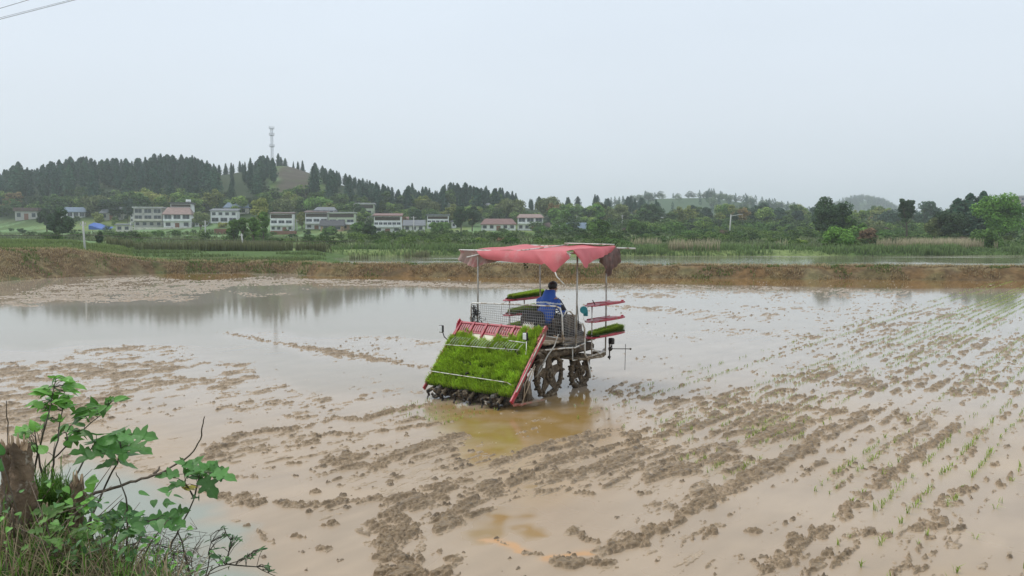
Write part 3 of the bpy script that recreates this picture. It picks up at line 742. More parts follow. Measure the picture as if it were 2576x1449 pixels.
bn = P(b, 'bonnet', M_muddy); b = MB(); b.box((0, 3.28, 1.08), (.60, .12, .22), bev=.04); b.box((.36, 3.0, 1.02), (.16, .5, .14), taper=(.7, .8), bev=.04); P(b, 'bonnet_grille', M_dark, bn)
b = MB(); b.box((0, 2.72, 1.36), (.50, .10, .14), Matrix.Rotation(radians(-25), 3, 'X'), bev=.03); P(b, 'dashboard', M_black)
b = MB(); b.tube([(0, 2.85, 1.2), (0, 2.70, 1.48)], .025, 8); 
cst = P(b, 'steering_column', M_black)
b = MB(); ax = Vector((0, -.15, .28)); b.ring((0, 2.69, 1.50), ax, .17, .014, 28, 6)
for k in range(3):
    a = k * 2 * pi / 3; q = Vector((0, 0, 1)).rotation_difference(ax.normalized()); b.tube([(0, 2.69, 1.50), Vector((0, 2.69, 1.50)) + q @ Vector((.17 * cos(a), .17 * sin(a), 0))], .010, 5)
P(b, 'steering_wheel', M_black)
seat = MB(); seat.box((0.0, 2.16, 1.15), (.48, .46, .10), bev=.04); seat = P(seat, 'seat', M_seat)
b = MB()
pf = [(-.25, 0), (.25, 0), (.27, .2), (.24, .34), (.15, .40), (-.15, .40), (-.24, .34), (-.27, .2)]
b.prism(pf, -.05, .05, Matrix.Translation((0, 1.90, 1.16)) @ Matrix.Rotation(radians(-8), 4, 'X') @ Matrix(((1, 0, 0, 0), (0, 0, 1, 0), (0, 1, 0, 0), (0, 0, 0, 1))))
P(b, 'backrest', M_seat, seat)
b = MB(); b.box((0, 2.1, 1.08), (.36, .4, .12)); P(b, 'seat_base', M_dark, seat)
b = MB(); b.tube([(.36, 2.3, 1.0), (.38, 2.36, 1.28)], .010, 6); b.blob((.38, 2.36, 1.30), .03, 2, 0); P(b, 'lever', M_black)
b = MB(); b.box((.70, 1.78, 1.08), (.03, .42, .03), Matrix.Rotation(radians(50), 3, 'Z')); b.box((.76, 1.9, 1.07), (.03, .40, .03), Matrix.Rotation(radians(40), 3, 'Z')); P(b, 'wooden_stick', mat('pale_wood', (.58, .38, .22), rough=.7))

# --- guard rail with net at the back and along the right side
def net(b, p0, p1, q0, q1, nx, nz, r=.0036):
    p0, p1, q0, q1 = map(Vector, (p0, p1, q0, q1))     # bottom left, bottom right, top left, top right
    def pt(s, t):
        lo = p0.lerp(p1, s); hi = q0.lerp(q1, s); p = lo.lerp(hi, t)
        return p + Vector((0, 1, 0)) * .012 * sin(7 * s + 3 * t)
    for i in range(nx + 1): b.tube([pt(i / nx, k / 4) for k in range(5)], r, 4, False)
    for j in range(nz + 1): b.tube([pt(k / 12, j / nz) for k in range(13)], r, 4, False)
A0 = (-1.0, 1.20, 1.30); A1 = (.92, 1.62, 1.10); B0 = (-1.0, 1.20, 1.70); B1 = (.86, 1.60, 1.70)
b = MB(); net(b, A0, A1, B0, B1, 44, 10); P(b, 'guard_net', M_wire)
b = MB(); b.tube([(-1.0, 1.20, 1.26), (-1.0, 1.20, 1.68), (-.97, 1.21, 1.705), (0, 1.41, 1.715), (.80, 1.585, 1.71), (.88, 1.61, 1.68), (.92, 1.62, 1.55), (.94, 1.63, 1.02)], .016, 8); b.tube([(-.99, 1.2, 1.29), (.92, 1.62, 1.09)], .009, 6)
gr = P(b, 'guard_rail', M_white)
b = MB(); net(b, (.94, 1.64, .92), (.97, 2.28, .86), (.94, 1.64, 1.60), (.96, 2.25, 1.34), 12, 13); P(b, 'guard_net', M_wire)
b = MB(); b.tube([(.95, 1.66, 1.55), (.95, 1.72, 1.62), (.95, 1.85, 1.60), (.95, 2.0, 1.5)], .014, 8); b.tube([(.96, 2.03, 1.52), (.96, 2.05, .90)], .017, 8)
b.tube([(.96, 2.12, 1.36), (.97, 2.28, 1.32), (.98, 2.33, 1.22), (.98, 2.34, .72), (.98, 2.40, .64), (.98, 2.95, .66), (.96, 3.12, .72)], .019, 8)
b.tube([(.90, 1.1, .93), (.95, 1.75, .90), (.97, 2.0, .88), (.98, 2.33, .93)], .015, 8); b.tube([(.9, 2.02, .9), (.9, 2.02, .62), (.92, 2.5, .6)], .014, 8); b.tube([(.97, 2.46, .62), (.99, 2.52, .36), (.98, 2.56, .22)], .017, 8)
P(b, 'side_rail', M_white)
b = MB()
for k in range(60):
    c = Vector((-1.0 + abs(random.gauss(0, .13)), 1.20 + random.uniform(-.02, .06), random.choice([1.32, 1.36, 1.42, 1.5, 1.6]) + random.uniform(-.05, .06)))
    if c.z > 1.45: c.x = -1.0 + (1.75 - c.z) * .5 + random.uniform(-.03, .03)
    b.tube([c, c + Vector((random.uniform(-.07, .07), .01, random.uniform(-.06, .06))), c + Vector((random.uniform(-.09, .09), -.01, random.uniform(-.09, .07)))], .007, 4)
P(b, 'tangled_net_end', M_black)

# --- canopy
POL = [((-1.0, 1.40, 1.22), (-.99, 1.40, 2.75)), ((1.0, 1.98, .95), (1.04, 1.96, 2.77)), ((-.72, 3.2, .95), (-.74, 3.2, 2.80)), ((1.0, 3.10, .60), (1.0, 3.10, 2.80))]
for p, q in POL:
    b = MB(); b.tube([p, Vector(p).lerp(Vector(q), .5) + Vector((.01, 0, 0)), q], .0165, 8); P(b, 'canopy_pole', M_steel)
b = MB()
b.tube([(-1.42, 1.32, 2.762), (-1.0, 1.39, 2.758), (1.15, 1.42, 2.745)], .016, 8); b.tube([(-1.15, 3.2, 2.84), (1.62, 3.2, 2.80)], .016, 8)
b.tube([(-1.12, 1.4, 2.74), (-1.12, 3.2, 2.82)], .014, 8); b.tube([(1.12, 1.4, 2.73), (1.12, 3.2, 2.80)], .014, 8); b.tube([(0, 1.4, 2.76), (0, 3.2, 2.86)], .014, 8)
b.tube([(-1.18, 1.28, 2.62), (-.86, 1.44, 2.70)], .013, 6); b.tube([(.3, 3.05, 2.70), (1.15, 3.05, 2.69)], .014, 6); b.tube([(.5, 2.4, 2.70), (1.1, 2.4, 2.69)], .011, 6)
cf = P(b, 'canopy_frame', M_white)
M_tarp = mat('red_tarpaulin', (.60, .135, .145), rough=.6, var=.10, scale=3, dirt=(.60, .22, .22), dirt_amt=.25, dscale=2.5)
M_tarpd = mat('weathered_brown_tarpaulin', (.17, .11, .095), rough=.7, var=.25, dirt=(.33, .16, .15), dirt_amt=.3)
def cloth(top, bottom, nt_=40, nd=10, amp=.025, out=(0, 0, 0), seed=0, freq=9):
    """sheet between two polylines"""
    def ip(pl, s):
        L_ = [0]
        for a_, c_ in zip(pl[:-1], pl[1:]): L_.append(L_[-1] + (Vector(c_) - Vector(a_)).length)
        s *= L_[-1]
        for i in range(len(pl) - 1):
            if s <= L_[i + 1] + 1e-6:
                return Vector(pl[i]).lerp(Vector(pl[i + 1]), (s - L_[i]) / max(1e-6, L_[i + 1] - L_[i]))
        return Vector(pl[-1])
    vs = []; o_ = Vector(out)
    for i in range(nt_ + 1):
        a_ = ip(top, i / nt_); c_ = ip(bottom, i / nt_)
        for j in range(nd + 1):
            t = j / nd; p = a_.lerp(c_, t)
            wv_ = amp * t * (sin(freq * 2 * pi * i / nt_ * .37 + seed + 1.3 * t) + .6 * sin(freq * 2 * pi * i / nt_ + seed * 2 + 2 * t) + .35 * sin(freq * 9 * i / nt_ + 5 * t))
            vs.append(p + o_ * (wv_ + .03 * sin(pi * t)))
    fs = [(i * (nd + 1) + j, (i + 1) * (nd + 1) + j, (i + 1) * (nd + 1) + j + 1, i * (nd + 1) + j + 1) for i in range(nt_) for j in range(nd)]
    return vs, fs
b = MB()
# roof sheet, sagging between the rods
n1_, n2_ = 36, 24; vs = []
for i in range(n1_ + 1):
    for j in range(n2_ + 1):
        s, t = i / n1_, j / n2_; x = -1.10 + 2.26 * s; y = 1.40 + 1.80 * t
        z = 2.765 + .085 * t + .015 * sin(7 * s + 3 * t) - .05 * sin(pi * t) * abs(sin(2 * pi * s)) + .012 * sin(19 * s + 8 * t)
        vs.append((x, y, z))
b.add(vs, [(i * (n2_ + 1) + j, (i + 1) * (n2_ + 1) + j, (i + 1) * (n2_ + 1) + j + 1, i * (n2_ + 1) + j + 1) for i in range(n1_) for j in range(n2_)], True)
tarp = P(b, 'canopy_sheet', M_tarp)
b = MB(); zt = 2.77
top = [(-1.02, 1.39, zt), (-.5, 1.385, zt), (.3, 1.385, zt), (.75, 1.385, zt + .002), (1.18, 1.385, zt)]
bot = [(-.80, 1.36, 2.60), (-.55, 1.34, 2.57), (0.0, 1.32, 2.54), (.50, 1.31, 2.53), (.66, 1.31, 2.51), (.74, 1.30, 2.54), (.92, 1.29, 2.40), (.99, 1.28, 2.37), (1.09, 1.30, 2.50), (1.26, 1.36, 2.64), (1.22, 1.38, 2.70)]
b.add(*cloth(top, bot, 60, 10, .014, (0, -1, 0), 1, 7), True); P(b, 'rear_flap', M_tarp, tarp)
b = MB()
top = [(1.17, 1.55, 2.80), (1.17, 2.3, 2.82), (1.16, 3.1, 2.85)]
bot = [(1.20, 1.62, 2.76), (1.28, 1.80, 2.47), (1.26, 1.90, 2.44), (1.25, 2.2, 2.57), (1.24, 2.6, 2.66), (1.2, 3.0, 2.72), (1.18, 3.15, 2.84)]
b.add(*cloth(top, bot, 44, 8, .022, (1, 0, 0), 4, 6), True); P(b, 'side_flap', M_tarp, tarp)
b = MB()
top = [(1.13, 2.62, 2.76), (1.15, 3.0, 2.78), (1.17, 3.18, 2.83), (1.22, 3.22, 2.80)]
bot = [(1.10, 2.66, 2.60), (1.12, 2.85, 2.38), (1.14, 2.98, 2.22), (1.16, 3.04, 2.36), (1.18, 3.10, 2.42), (1.20, 3.17, 2.40), (1.24, 3.24, 2.55), (1.26, 3.26, 2.74)]
b.add(*cloth(top, bot, 34, 10, .035, (1, -.4, 0), 2, 9), True); P(b, 'torn_brown_corner', M_tarpd, tarp)
b = MB()
top = [(-1.38, 1.30, 2.76), (-1.15, 1.35, 2.75), (-.98, 1.38, 2.75), (-.2, 1.6, 2.74)]
bot = [(-1.42, 1.30, 2.58), (-1.30, 1.28, 2.50), (-1.18, 1.30, 2.47), (-1.02, 1.34, 2.42), (-.85, 1.42, 2.48), (-.5, 1.55, 2.56), (-.2, 1.62, 2.66)]
b.add(*cloth(top, bot, 40, 10, .04, (0, 1, 0), 3, 11), True); P(b, 'bundled_corner', mat('faded_tarpaulin', (.40, .16, .14), rough=.7, var=.3, dirt=(.34, .24, .2), dirt_amt=.7, dscale=4), tarp)
b = MB(); b.tube([(.99, 1.28, 2.38), (1.04, 1.26, 2.30), (1.2, 1.3, 2.14)], [.012, .010, .014], 6); b.box((1.22, 1.40, 2.68), (.05, .02, .08), Matrix.Rotation(radians(30), 3, 'Y')); P(b, 'loose_strap', M_white)
b = MB(); b.box((.55, 3.16, 2.885), (1.1, .22, .015), Matrix.Rotation(radians(1), 3, 'Y'), bev=.004); P(b, 'white_roof_board', M_white)

# --- spare seedling shelves
def shelf(x, z):
    b = MB(); y0, y1 = 2.42, 3.80
    n = 12
    prof = [(0, .05, .0), (.06, .13, .01), (.30, .15, .02), (.42, .16, .025), (.62, .16, .025), (.72, .15, .02), (.93, .11, .012), (.95, .05, .01), (1.0, .05, .01)]
    for (s0, w0_, h0), (s1, w1_, h1) in zip(prof[:-1], prof[1:]):
        ya, yb = y0 + (y1 - y0) * s0, y0 + (y1 - y0) * s1
        vs = [(x - w0_, ya, z - .012), (x + w0_, ya, z - .012), (x + w1_, yb, z - .012), (x - w1_, yb, z - .012), (x - w0_, ya, z + h0), (x + w0_, ya, z + h0), (x + w1_, yb, z + h1), (x - w1_, yb, z + h1)]
        b.add(vs, [(0, 3, 2, 1), (4, 5, 6, 7), (0, 1, 5, 4), (1, 2, 6, 5), (2, 3, 7, 6), (3, 0, 4, 7)])
    b.box((x, y0 + .72, z + .02), (.30, .30, .035), bev=.01); b.tube([(x, y1 - .02, z - .025), (x, y1 - .02, z + .035)], .03, 10)
    for sx in (-.15, .15): b.box((x + sx, y0 + .65, z + .02), (.012, .9, .03))
    return P(b, 'spare_shelf', M_redp)
for x in (1.0, -1.08):
    for z in (1.665, 1.345, 1.025): shelf(x, z)
    b = MB(); b.tube([(x, 2.57, .62), (x, 2.57, 1.66)], .014, 8); 
    if x < 0: b.tube([(x, 3.1, .62), (x, 3.1, 1.72)], .014, 8)
    b.tube([(x, 2.57, .80), (x * .9, 3.0, .66), (x, 3.1, .68)], .02, 8)
    b.tube([(x, 2.5, 1.66), (x - .05, 2.36, 1.60), (x - .05, 2.34, 1.40), (x, 2.44, 1.33)], .005, 5)
    P(b, 'shelf_post', M_white)
b = MB(); b.tube([(1.02, 2.66, 1.67), (.99, 2.60, 1.77)], .010, 6); P(b, 'black_grip', M_black)
b = MB(); b.box((1.13, 3.12, .90), (.11, .10, .13), bev=.02); b.tube([(1.13, 3.12, .82), (1.13, 3.12, .78)], .02, 8); P(b, 'black_side_lamp', M_black)
b = MB(); b.tube([(1.02, 3.25, .72), (1.42, 3.35, .74)], .009, 6); b.blob((1.44, 3.36, .74), .025, 1, .1); b.blob((1.05, 3.22, .72), .05, 1, .3); b.tube([(1.34, 3.33, .84), (1.33, 3.33, .30)], .006, 5); b.tube([(1.03, 3.2, .95), (1.03, 3.22, .5)], .013, 6); b.blob((1.03, 3.2, .56), .035, 1, .3); P(b, 'line_marker', M_dark)
b = MB(); b.tube([(.98, 2.12, 1.2), (.97, 2.08, 1.72)], .009, 6)
fm = P(b, 'mirror_rod', M_black)
b = MB(); b.disc((1.0, 2.26, 1.60), (.6, -.8, 0), .075, .05, 14); b.box((1.02, 2.3, 1.54), (.10, .03, .13), bev=.01); P(b, 'teal_fan', M_teal)
# --- work lamps on the rack
for x, y, z in ((-1.17, .50, 1.235), (.82, .58, 1.235)):
    b = MB(); b.box((x, y, z), (.105, .05, .145), bev=.012); b.tube([(x, y + .03, z - .05), (x + .03, y + .05, z - .16), (x + .1 * (-1 if x > 0 else 1), y + .1, z - .24)], .010, 6)
    hl = P(b, 'work_lamp', M_black)
    b = MB(); b.box((x, y - .028, z), (.078, .012, .115), bev=.005); P(b, 'lens', M_lens, hl)
b = MB(); b.tube([(.50, .50, 1.14), (.84, .56, 1.12)], .010, 6); b.tube([(.86, .56, 1.15), (.9, .5, 1.0), (.93, .44, .93)], .008, 6); P(b, 'lamp_bracket', M_white)

# ------------------------------------------------------------------ seedlings carried by the machine
M_blade = attr_mat('seedling_blade', rough=.5, spec=.3, nscale=4, nvar=.15, trans=.3)
M_soil = mat('root_mat', (.045, .065, .018), rough=.9, var=.3)
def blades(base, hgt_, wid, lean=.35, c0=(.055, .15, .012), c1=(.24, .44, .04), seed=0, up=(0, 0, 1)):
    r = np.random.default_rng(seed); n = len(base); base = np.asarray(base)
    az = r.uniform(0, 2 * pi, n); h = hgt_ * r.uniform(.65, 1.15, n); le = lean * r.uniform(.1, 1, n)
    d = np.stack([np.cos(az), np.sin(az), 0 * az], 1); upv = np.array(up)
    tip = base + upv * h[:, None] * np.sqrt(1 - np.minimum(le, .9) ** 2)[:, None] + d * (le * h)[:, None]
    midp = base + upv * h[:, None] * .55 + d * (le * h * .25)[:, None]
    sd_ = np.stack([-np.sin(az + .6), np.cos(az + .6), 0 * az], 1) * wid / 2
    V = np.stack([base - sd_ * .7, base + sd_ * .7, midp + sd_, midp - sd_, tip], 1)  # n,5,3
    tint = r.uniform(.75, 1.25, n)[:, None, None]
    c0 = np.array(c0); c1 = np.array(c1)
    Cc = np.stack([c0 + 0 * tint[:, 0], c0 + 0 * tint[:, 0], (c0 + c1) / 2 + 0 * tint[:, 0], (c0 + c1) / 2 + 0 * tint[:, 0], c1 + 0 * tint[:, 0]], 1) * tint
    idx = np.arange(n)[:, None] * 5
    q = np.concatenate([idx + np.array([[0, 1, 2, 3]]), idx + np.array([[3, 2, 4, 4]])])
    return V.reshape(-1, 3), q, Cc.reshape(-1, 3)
def quads_tris(name, V, q, C, mat_, parent=None):
    # degenerate last index -> write as triangle soup
    tri = np.concatenate([q[:, [0, 1, 2]], q[q[:, 2] != q[:, 3]][:, [0, 2, 3]]])
    return link(name, np_mesh(name, V, tri, C), mat_, parent)
r_ = np.random.default_rng(5)
n = 36000
X = r_.uniform(-1.07, .99, n); D = r_.uniform(-.07, 1.42, n)
lim = np.interp(X, [-1, -.93, -.90, -.58, -.55, -.02, .04, .48, .52, 1], [1.02, 1.03, 1.17, 1.2, 1.03, 1.0, 1.12, 1.2, 1.36, 1.40]) + .03 * np.sin(X * 23)
keep = D < lim
gap = (np.abs((D * 1.0 + .05 * np.sin(X * 4 + np.floor((X + 1) * 3) * 2.4) + .03 * np.sin(X * 17)) % .33 - .16) < .038)
gap &= vnoise(X * 4, D * 4, 5) > -.15
hole = fbm(X * 4.5, D * 5, 3, 9) > .30
lane = np.abs(((X + 1) * 3) % 1 - .5) > .47
keep &= ~(gap & (r_.random(n) < .9)) & ~(hole & (r_.random(n) < .5)) & ~(lane & (r_.random(n) < .6))
X = X[keep]; D = D[keep]
base = np.stack([X, .665 * D - .747 * .01, .27 + .747 * D + .665 * .01], 1)
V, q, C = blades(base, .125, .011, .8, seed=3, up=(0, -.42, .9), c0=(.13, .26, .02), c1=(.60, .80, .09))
rt = thing('rice_seedlings', 'dense bright green rice seedling mats covering the sloping rack of the transplanter', 'rice seedlings', O0, -HDG)
C = C * np.repeat(1.0 + .30 * fbm(X * 6, D * 6, 3, 19), 5)[:, None]
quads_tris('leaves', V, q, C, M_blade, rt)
b = MB()
for i in range(6):
    x = -1 + (i + .5) / 3; l_ = float(np.interp(x, [-1, -.93, -.90, -.58, -.55, -.02, .04, .48, .52, 1], [1.0, 1.03, 1.15, 1.18, 1.0, .98, 1.1, 1.18, 1.33, 1.36]))
    b.box(RP(x, l_ / 2, .008), (.30, l_, .03), Rm)
b.build('root_mat', M_soil, rt)
def tray_mat(x, y0, y1, z, label, seed):
    t = thing('seedling_mat', label, 'seedling mat', O0, -HDG, group='seedling mats on the spare shelves')
    n = int(3400 * (y1 - y0)); rr_ = np.random.default_rng(seed)
    X = rr_.uniform(x - .13, x + .13, n); Y = rr_.uniform(y0, y1, n)
    V, q, C = blades(np.stack([X, Y, 0 * X + z + .05], 1), .125, .009, .55, seed=seed, c0=(.09, .20, .015), c1=(.48, .64, .09))
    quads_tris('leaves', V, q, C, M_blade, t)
    b = MB(); b.box((x, (y0 + y1) / 2, z + .042), (.26, y1 - y0, .03), bev=.008); b.build('root_mat', M_soil, t)
tray_mat(1.0, 2.55, 3.68, 1.025, 'green seedling mat on the lowest right-hand shelf, beside the front pole', 21)
tray_mat(-1.08, 2.62, 3.75, 1.665, 'green seedling mat on the top shelf left of the driver, level with his shoulders', 22)
tray_mat(-1.08, 2.62, 3.55, 1.345, 'green seedling mat on the middle shelf behind the net, left of the driver', 23)
tray_mat(-1.08, 2.62, 3.5, 1.025, 'green seedling mat on the lowest left shelf, just above the red slotted panel', 24)
# sprig tied under the roof
b = MB(); c0 = Vector((-.22, 2.0, 2.72))
b.tube([c0, c0 + Vector((0, 0, -.12))], .005, 5); stem_o = b
sp_t = thing('leafy_sprig', 'dark green leafy sprig hanging under the red canopy', 'sprig', O0, -HDG)
b.build('stem', M_dark, sp_t)
b = MB()
for k in range(40):
    p = c0 + Vector((random.uniform(-.05, .05), random.uniform(-.05, .05), -.05 - random.uniform(0, .24)))
    d = Vector((random.uniform(-1, 1), random.uniform(-1, 1), -1)).normalized() * .06; s = Vector((d.y, -d.x, 0)).normalized() * .018
    b.add([p, p + d * .5 + s, p + d, p + d * .5 - s], [(0, 1, 2, 3)])
b.build('leaves', mat('dark_leaf', (.03, .075, .012), rough=.5), sp_t)
# ================================================================== DRIVER
def skin(name, nodes, edges, mat_, parent, sub=2, root=0):
    me = bpy.data.meshes.new(name); me.from_pydata([n[0] for n in nodes], edges, [])
    o = bpy.data.objects.new(name, me); COL.objects.link(o)
    md = o.modifiers.new('s', 'SKIN'); md.use_smooth_shade = True
    for i, n in enumerate(nodes):
        sv = me.skin_vertices[0].data[i]; r = n[1]; sv.radius = (r, r) if not isinstance(r, tuple) else r
        sv.use_root = (i == root)
    if sub: ms = o.modifiers.new('u', 'SUBSURF'); ms.levels = sub; ms.render_levels = sub
    dg = bpy.context.evaluated_depsgraph_get(); dg.update()
    m2 = bpy.data.meshes.new_from_object(o.evaluated_get(dg)); m2.name = name
    bpy.data.objects.remove(o); 
    m2.materials.clear()
    for m_ in (mat_ if isinstance(mat_, list) else [mat_]): m2.materials.append(m_)
    m2.polygons.foreach_set('use_smooth', [True] * len(m2.polygons))
    return link(name, m2, None, parent)
PM = thing('person', 'driver with short black hair, blue hooded jacket and dark trousers sitting at the wheel', 'person', O0, -HDG)
M_skin = mat('skin', (.42, .23, .15), rough=.5, var=.06)
M_blue = mat('blue_jacket', (.03, .12, .50), rough=.65, var=.12, scale=5, bump=.25, bscale=14)
M_jblack = mat('black_jacket_panel', (.012, .012, .016), rough=.6, var=.2)
M_jwhite = mat('white_jacket_stripe', (.60, .66, .72), rough=.6, var=.05)
M_pants = mat('muddy_dark_trousers', (.055, .045, .038), rough=.8, var=.3, dirt=(.14, .11, .08), dirt_amt=.5)
M_hair = mat('black_hair', (.008, .007, .007), rough=.45, var=.3, bump=.6, bscale=60)
hip = (0.06, 2.20, 1.28); HX = .10
body_nodes = [(hip, (.15, .12)), ((.07, 2.27, 1.44), (.145, .115)), ((.08, 2.34, 1.60), (.165, .12)), ((.09, 2.38, 1.71), (.12, .09)), ((.095, 2.43, 1.79), (.055, .055)),
    ((HX, 2.46, 1.86), (.062, .07)), ((HX, 2.475, 1.93), (.074, .092)), ((HX, 2.475, 1.995), (.072, .088)), ((HX, 2.475, 2.04), (.045, .055)),
    ((-.13, 2.38, 1.68), (.065, .065)), ((-.22, 2.50, 1.48), (.047, .047)), ((-.14, 2.64, 1.50), (.032, .032)), ((-.13, 2.70, 1.52), (.026, .038)),
    ((.30, 2.36, 1.68), (.065, .065)), ((.37, 2.46, 1.46), (.047, .047)), ((.20, 2.62, 1.50), (.032, .032)), ((.15, 2.70, 1.52), (.026, .038)),
    ((-.06, 2.32, 1.26), (.095, .095)), ((-.16, 2.66, 1.30), (.062, .062)), ((-.16, 2.72, 1.05), (.045, .045)), ((-.16, 2.80, .99), (.035, .03)),
    ((.17, 2.32, 1.26), (.095, .095)), ((.22, 2.64, 1.30), (.062, .062)), ((.23, 2.70, 1.05), (.045, .045)), ((.24, 2.80, .99), (.035, .03))]
be = [(0, 1), (1, 2), (2, 3), (3, 4), (4, 5), (5, 6), (6, 7), (7, 8), (3, 9), (9, 10), (10, 11), (11, 12), (3, 13), (13, 14), (14, 15), (15, 16), (0, 17), (17, 18), (18, 19), (19, 20), (0, 21), (21, 22), (22, 23), (23, 24)]
# five fingers on each hand, closed round the wheel rim
nb0 = len(body_nodes)
for hi, hx, sg in ((12, -.13, 1), (16, .15, -1)):
    for k in range(4):
        i0 = len(body_nodes)
        y = 2.715 + .004 * k; z = 1.545 - .018 * k
        body_nodes += [((hx + .02 * sg, y, z), .0085), ((hx + .045 * sg, y + .02, z + .012), .008), ((hx + .052 * sg, y + .028, z - .012), .007)]
        be += [(hi, i0), (i0, i0 + 1), (i0 + 1, i0 + 2)]
    i0 = len(body_nodes); body_nodes += [((hx + .03 * sg, 2.68, 1.535), .010), ((hx + .05 * sg, 2.685, 1.55), .0085)]; be += [(hi, i0), (i0, i0 + 1)]
body = skin('body', body_nodes, be, M_skin, PM, 2)
# face: nose, ears, eyes
b = MB(); b.blob((HX + .01, 2.572, 1.925), .016, 2, 0, (.8, 1, 1.5)); b.blob((HX, 2.555, 1.885), .022, 2, 0, (1.2, .6, .5)); b.blob((HX, 2.54, 1.855), .03, 2, 0, (1, .7, .8))
for s in (-1, 1): b.blob((HX + s * .078, 2.475, 1.93), .022, 2, .05, (.4, .9, 1.4))
b.build('nose_and_ears', M_skin, PM)
b = MB()
for s in (-1, 1): b.blob((HX + s * .03, 2.556, 1.945), .011, 2, 0, (1.2, .6, .6))
b.build('eyes', M_hair, PM)
b = MB(); bm = bmesh.new(); bmesh.ops.create_icosphere(bm, subdivisions=4, radius=1)
vs = []
for v in bm.verts:
    c = v.co; k = 1 + .03 * sin(c.x * 21 + c.y * 17) * sin(c.z * 19); z = c.z
    front = (c.y > .35 and z < .38) or (c.y > .02 and z < -.05)
    low = z < -.42 - .28 * (-c.y)
    k2 = .80 if (front or low) else 1.0
    if c.z > .75: k2 *= .97
    vs.append((HX + c.x * .088 * k * k2, 2.468 + c.y * .105 * k * k2, 1.965 + z * .098 * k * k2))
b.add(vs, [tuple(x.index for x in f.verts) for f in bm.faces], True); bm.free(); b.build('hair', M_hair, PM)
# jacket
jn = [((.06, 2.19, 1.24), (.19, .155)), ((.07, 2.25, 1.40), (.19, .15)), ((.08, 2.32, 1.56), (.205, .15)), ((.085, 2.37, 1.68), (.16, .12)), ((.09, 2.40, 1.76), (.095, .09)), ((.095, 2.41, 1.80), (.085, .085)),
    ((-.12, 2.37, 1.665), (.085, .085)), ((-.225, 2.49, 1.47), (.070, .070)), ((-.155, 2.63, 1.495), (.045, .045)),
    ((.295, 2.35, 1.665), (.085, .085)), ((.38, 2.45, 1.45), (.070, .070)), ((.215, 2.61, 1.495), (.045, .045))]
je = [(0, 1), (1, 2), (2, 3), (3, 4), (4, 5), (3, 6), (6, 7), (7, 8), (3, 9), (9, 10), (10, 11)]
jk = skin('jacket', jn, je, [M_blue, M_jblack, M_jwhite], PM, 3)
for f in jk.data.polygons:
    c = f.center
    dd = (c.z - 1.665) - .55 * (c.y - 2.29)          # seam that runs over the shoulders
    if c.z > 1.52 and c.z < 1.74:
        if c.y > 2.34 and abs(c.x - .09) > .13: f.material_index = 1
    if c.y < 2.37 and 1.655 < c.z + .10 * abs(c.x - .09) < 1.685 and c.y < 2.40: f.material_index = 2
    if c.y > 2.40 and c.z < 1.60 and c.z > 1.42 and abs(c.x - .09) > .2: f.material_index = 1
b = MB(); n = 20; vs = []
for j, (z, rx, ry, yo) in enumerate([(1.70, .15, .13, 2.32), (1.76, .135, .125, 2.34), (1.83, .115, .115, 2.365), (1.885, .10, .105, 2.385), (1.90, .085, .09, 2.40), (1.86, .075, .08, 2.41)]):
    for i in range(n):
        a = 2 * pi * i / n; cut = .055 * max(0, sin(a)) * (j >= 2)
        vs.append((.095 + rx * cos(a) * (1 + .03 * sin(5 * a + j)), yo + ry * sin(a), z - cut))
b.add(vs, [(j * n + i, j * n + (i + 1) % n, (j + 1) * n + (i + 1) % n, (j + 1) * n + i) for j in range(5) for i in range(n)], True)
b.build('hood', M_blue, jk)
b = MB(); b.box((.375, 2.40, 1.42), (.02, .05, .035), bev=.005); b.build('sleeve_badge', M_jwhite, jk)
tn = [((.06, 2.17, 1.25), (.17, .13)), ((-.06, 2.32, 1.255), .112), ((-.16, 2.66, 1.30), .082), ((-.16, 2.72, 1.06), .062), ((.17, 2.32, 1.255), .112), ((.22, 2.64, 1.30), .082), ((.23, 2.70, 1.06), .062)]
skin('trousers', tn, [(0, 1), (1, 2), (2, 3), (0, 4), (4, 5), (5, 6)], M_pants, PM, 2)
b = MB()
for x in (-.16, .235): b.box((x, 2.78, 1.005), (.10, .27, .07), bev=.025); b.tube([(x, 2.70, 1.0), (x, 2.70, 1.16)], [.055, .06], 10)
b.build('boots', M_black, PM)

_pv = Matrix.Rotation(-HDG, 3, 'Z') @ Vector((.06, 2.2, 1.2)); PM.scale = (1.1, 1.1, 1.08)
PM.location = O0 + _pv - Matrix.Rotation(-HDG, 3, 'Z') @ Vector((.06 * 1.1, 2.2 * 1.1, 1.2 * 1.08))
# ================================================================== VILLAGE
M_pane = mat('window_glass', (.06, .075, .085), rough=.15, var=.3)
M_frame = mat('pale_window_frame', (.45, .45, .43), rough=.6)
WALLC = {'white': (.82, .82, .81), 'grey': (.48, .47, .43), 'cream': (.66, .63, .54), 'green': (.52, .58, .42), 'pink': (.5, .40, .36), 'brick': (.26, .13, .09), 'tan': (.45, .30, .20)}
ROOFC = {'grey': (.17, .18, .19), 'blue': (.15, .20, .26), 'dark': (.07, .07, .075), 'brown': (.15, .10, .09), 'red': (.21, .12, .105), 'pink': (.29, .20, .175), 'pale': (.5, .5, .48), 'lblue': (.10, .20, .42)}
_mw = {k: mat(k + '_wall', v, rough=.85, var=.12, scale=.6, dirt=tuple(c * .55 for c in v), dirt_amt=.25, dscale=.5) for k, v in WALLC.items()}
_mr = {k: mat(k + '_roof', v, rough=.8, var=.2, scale=1.2) for k, v in ROOFC.items()}
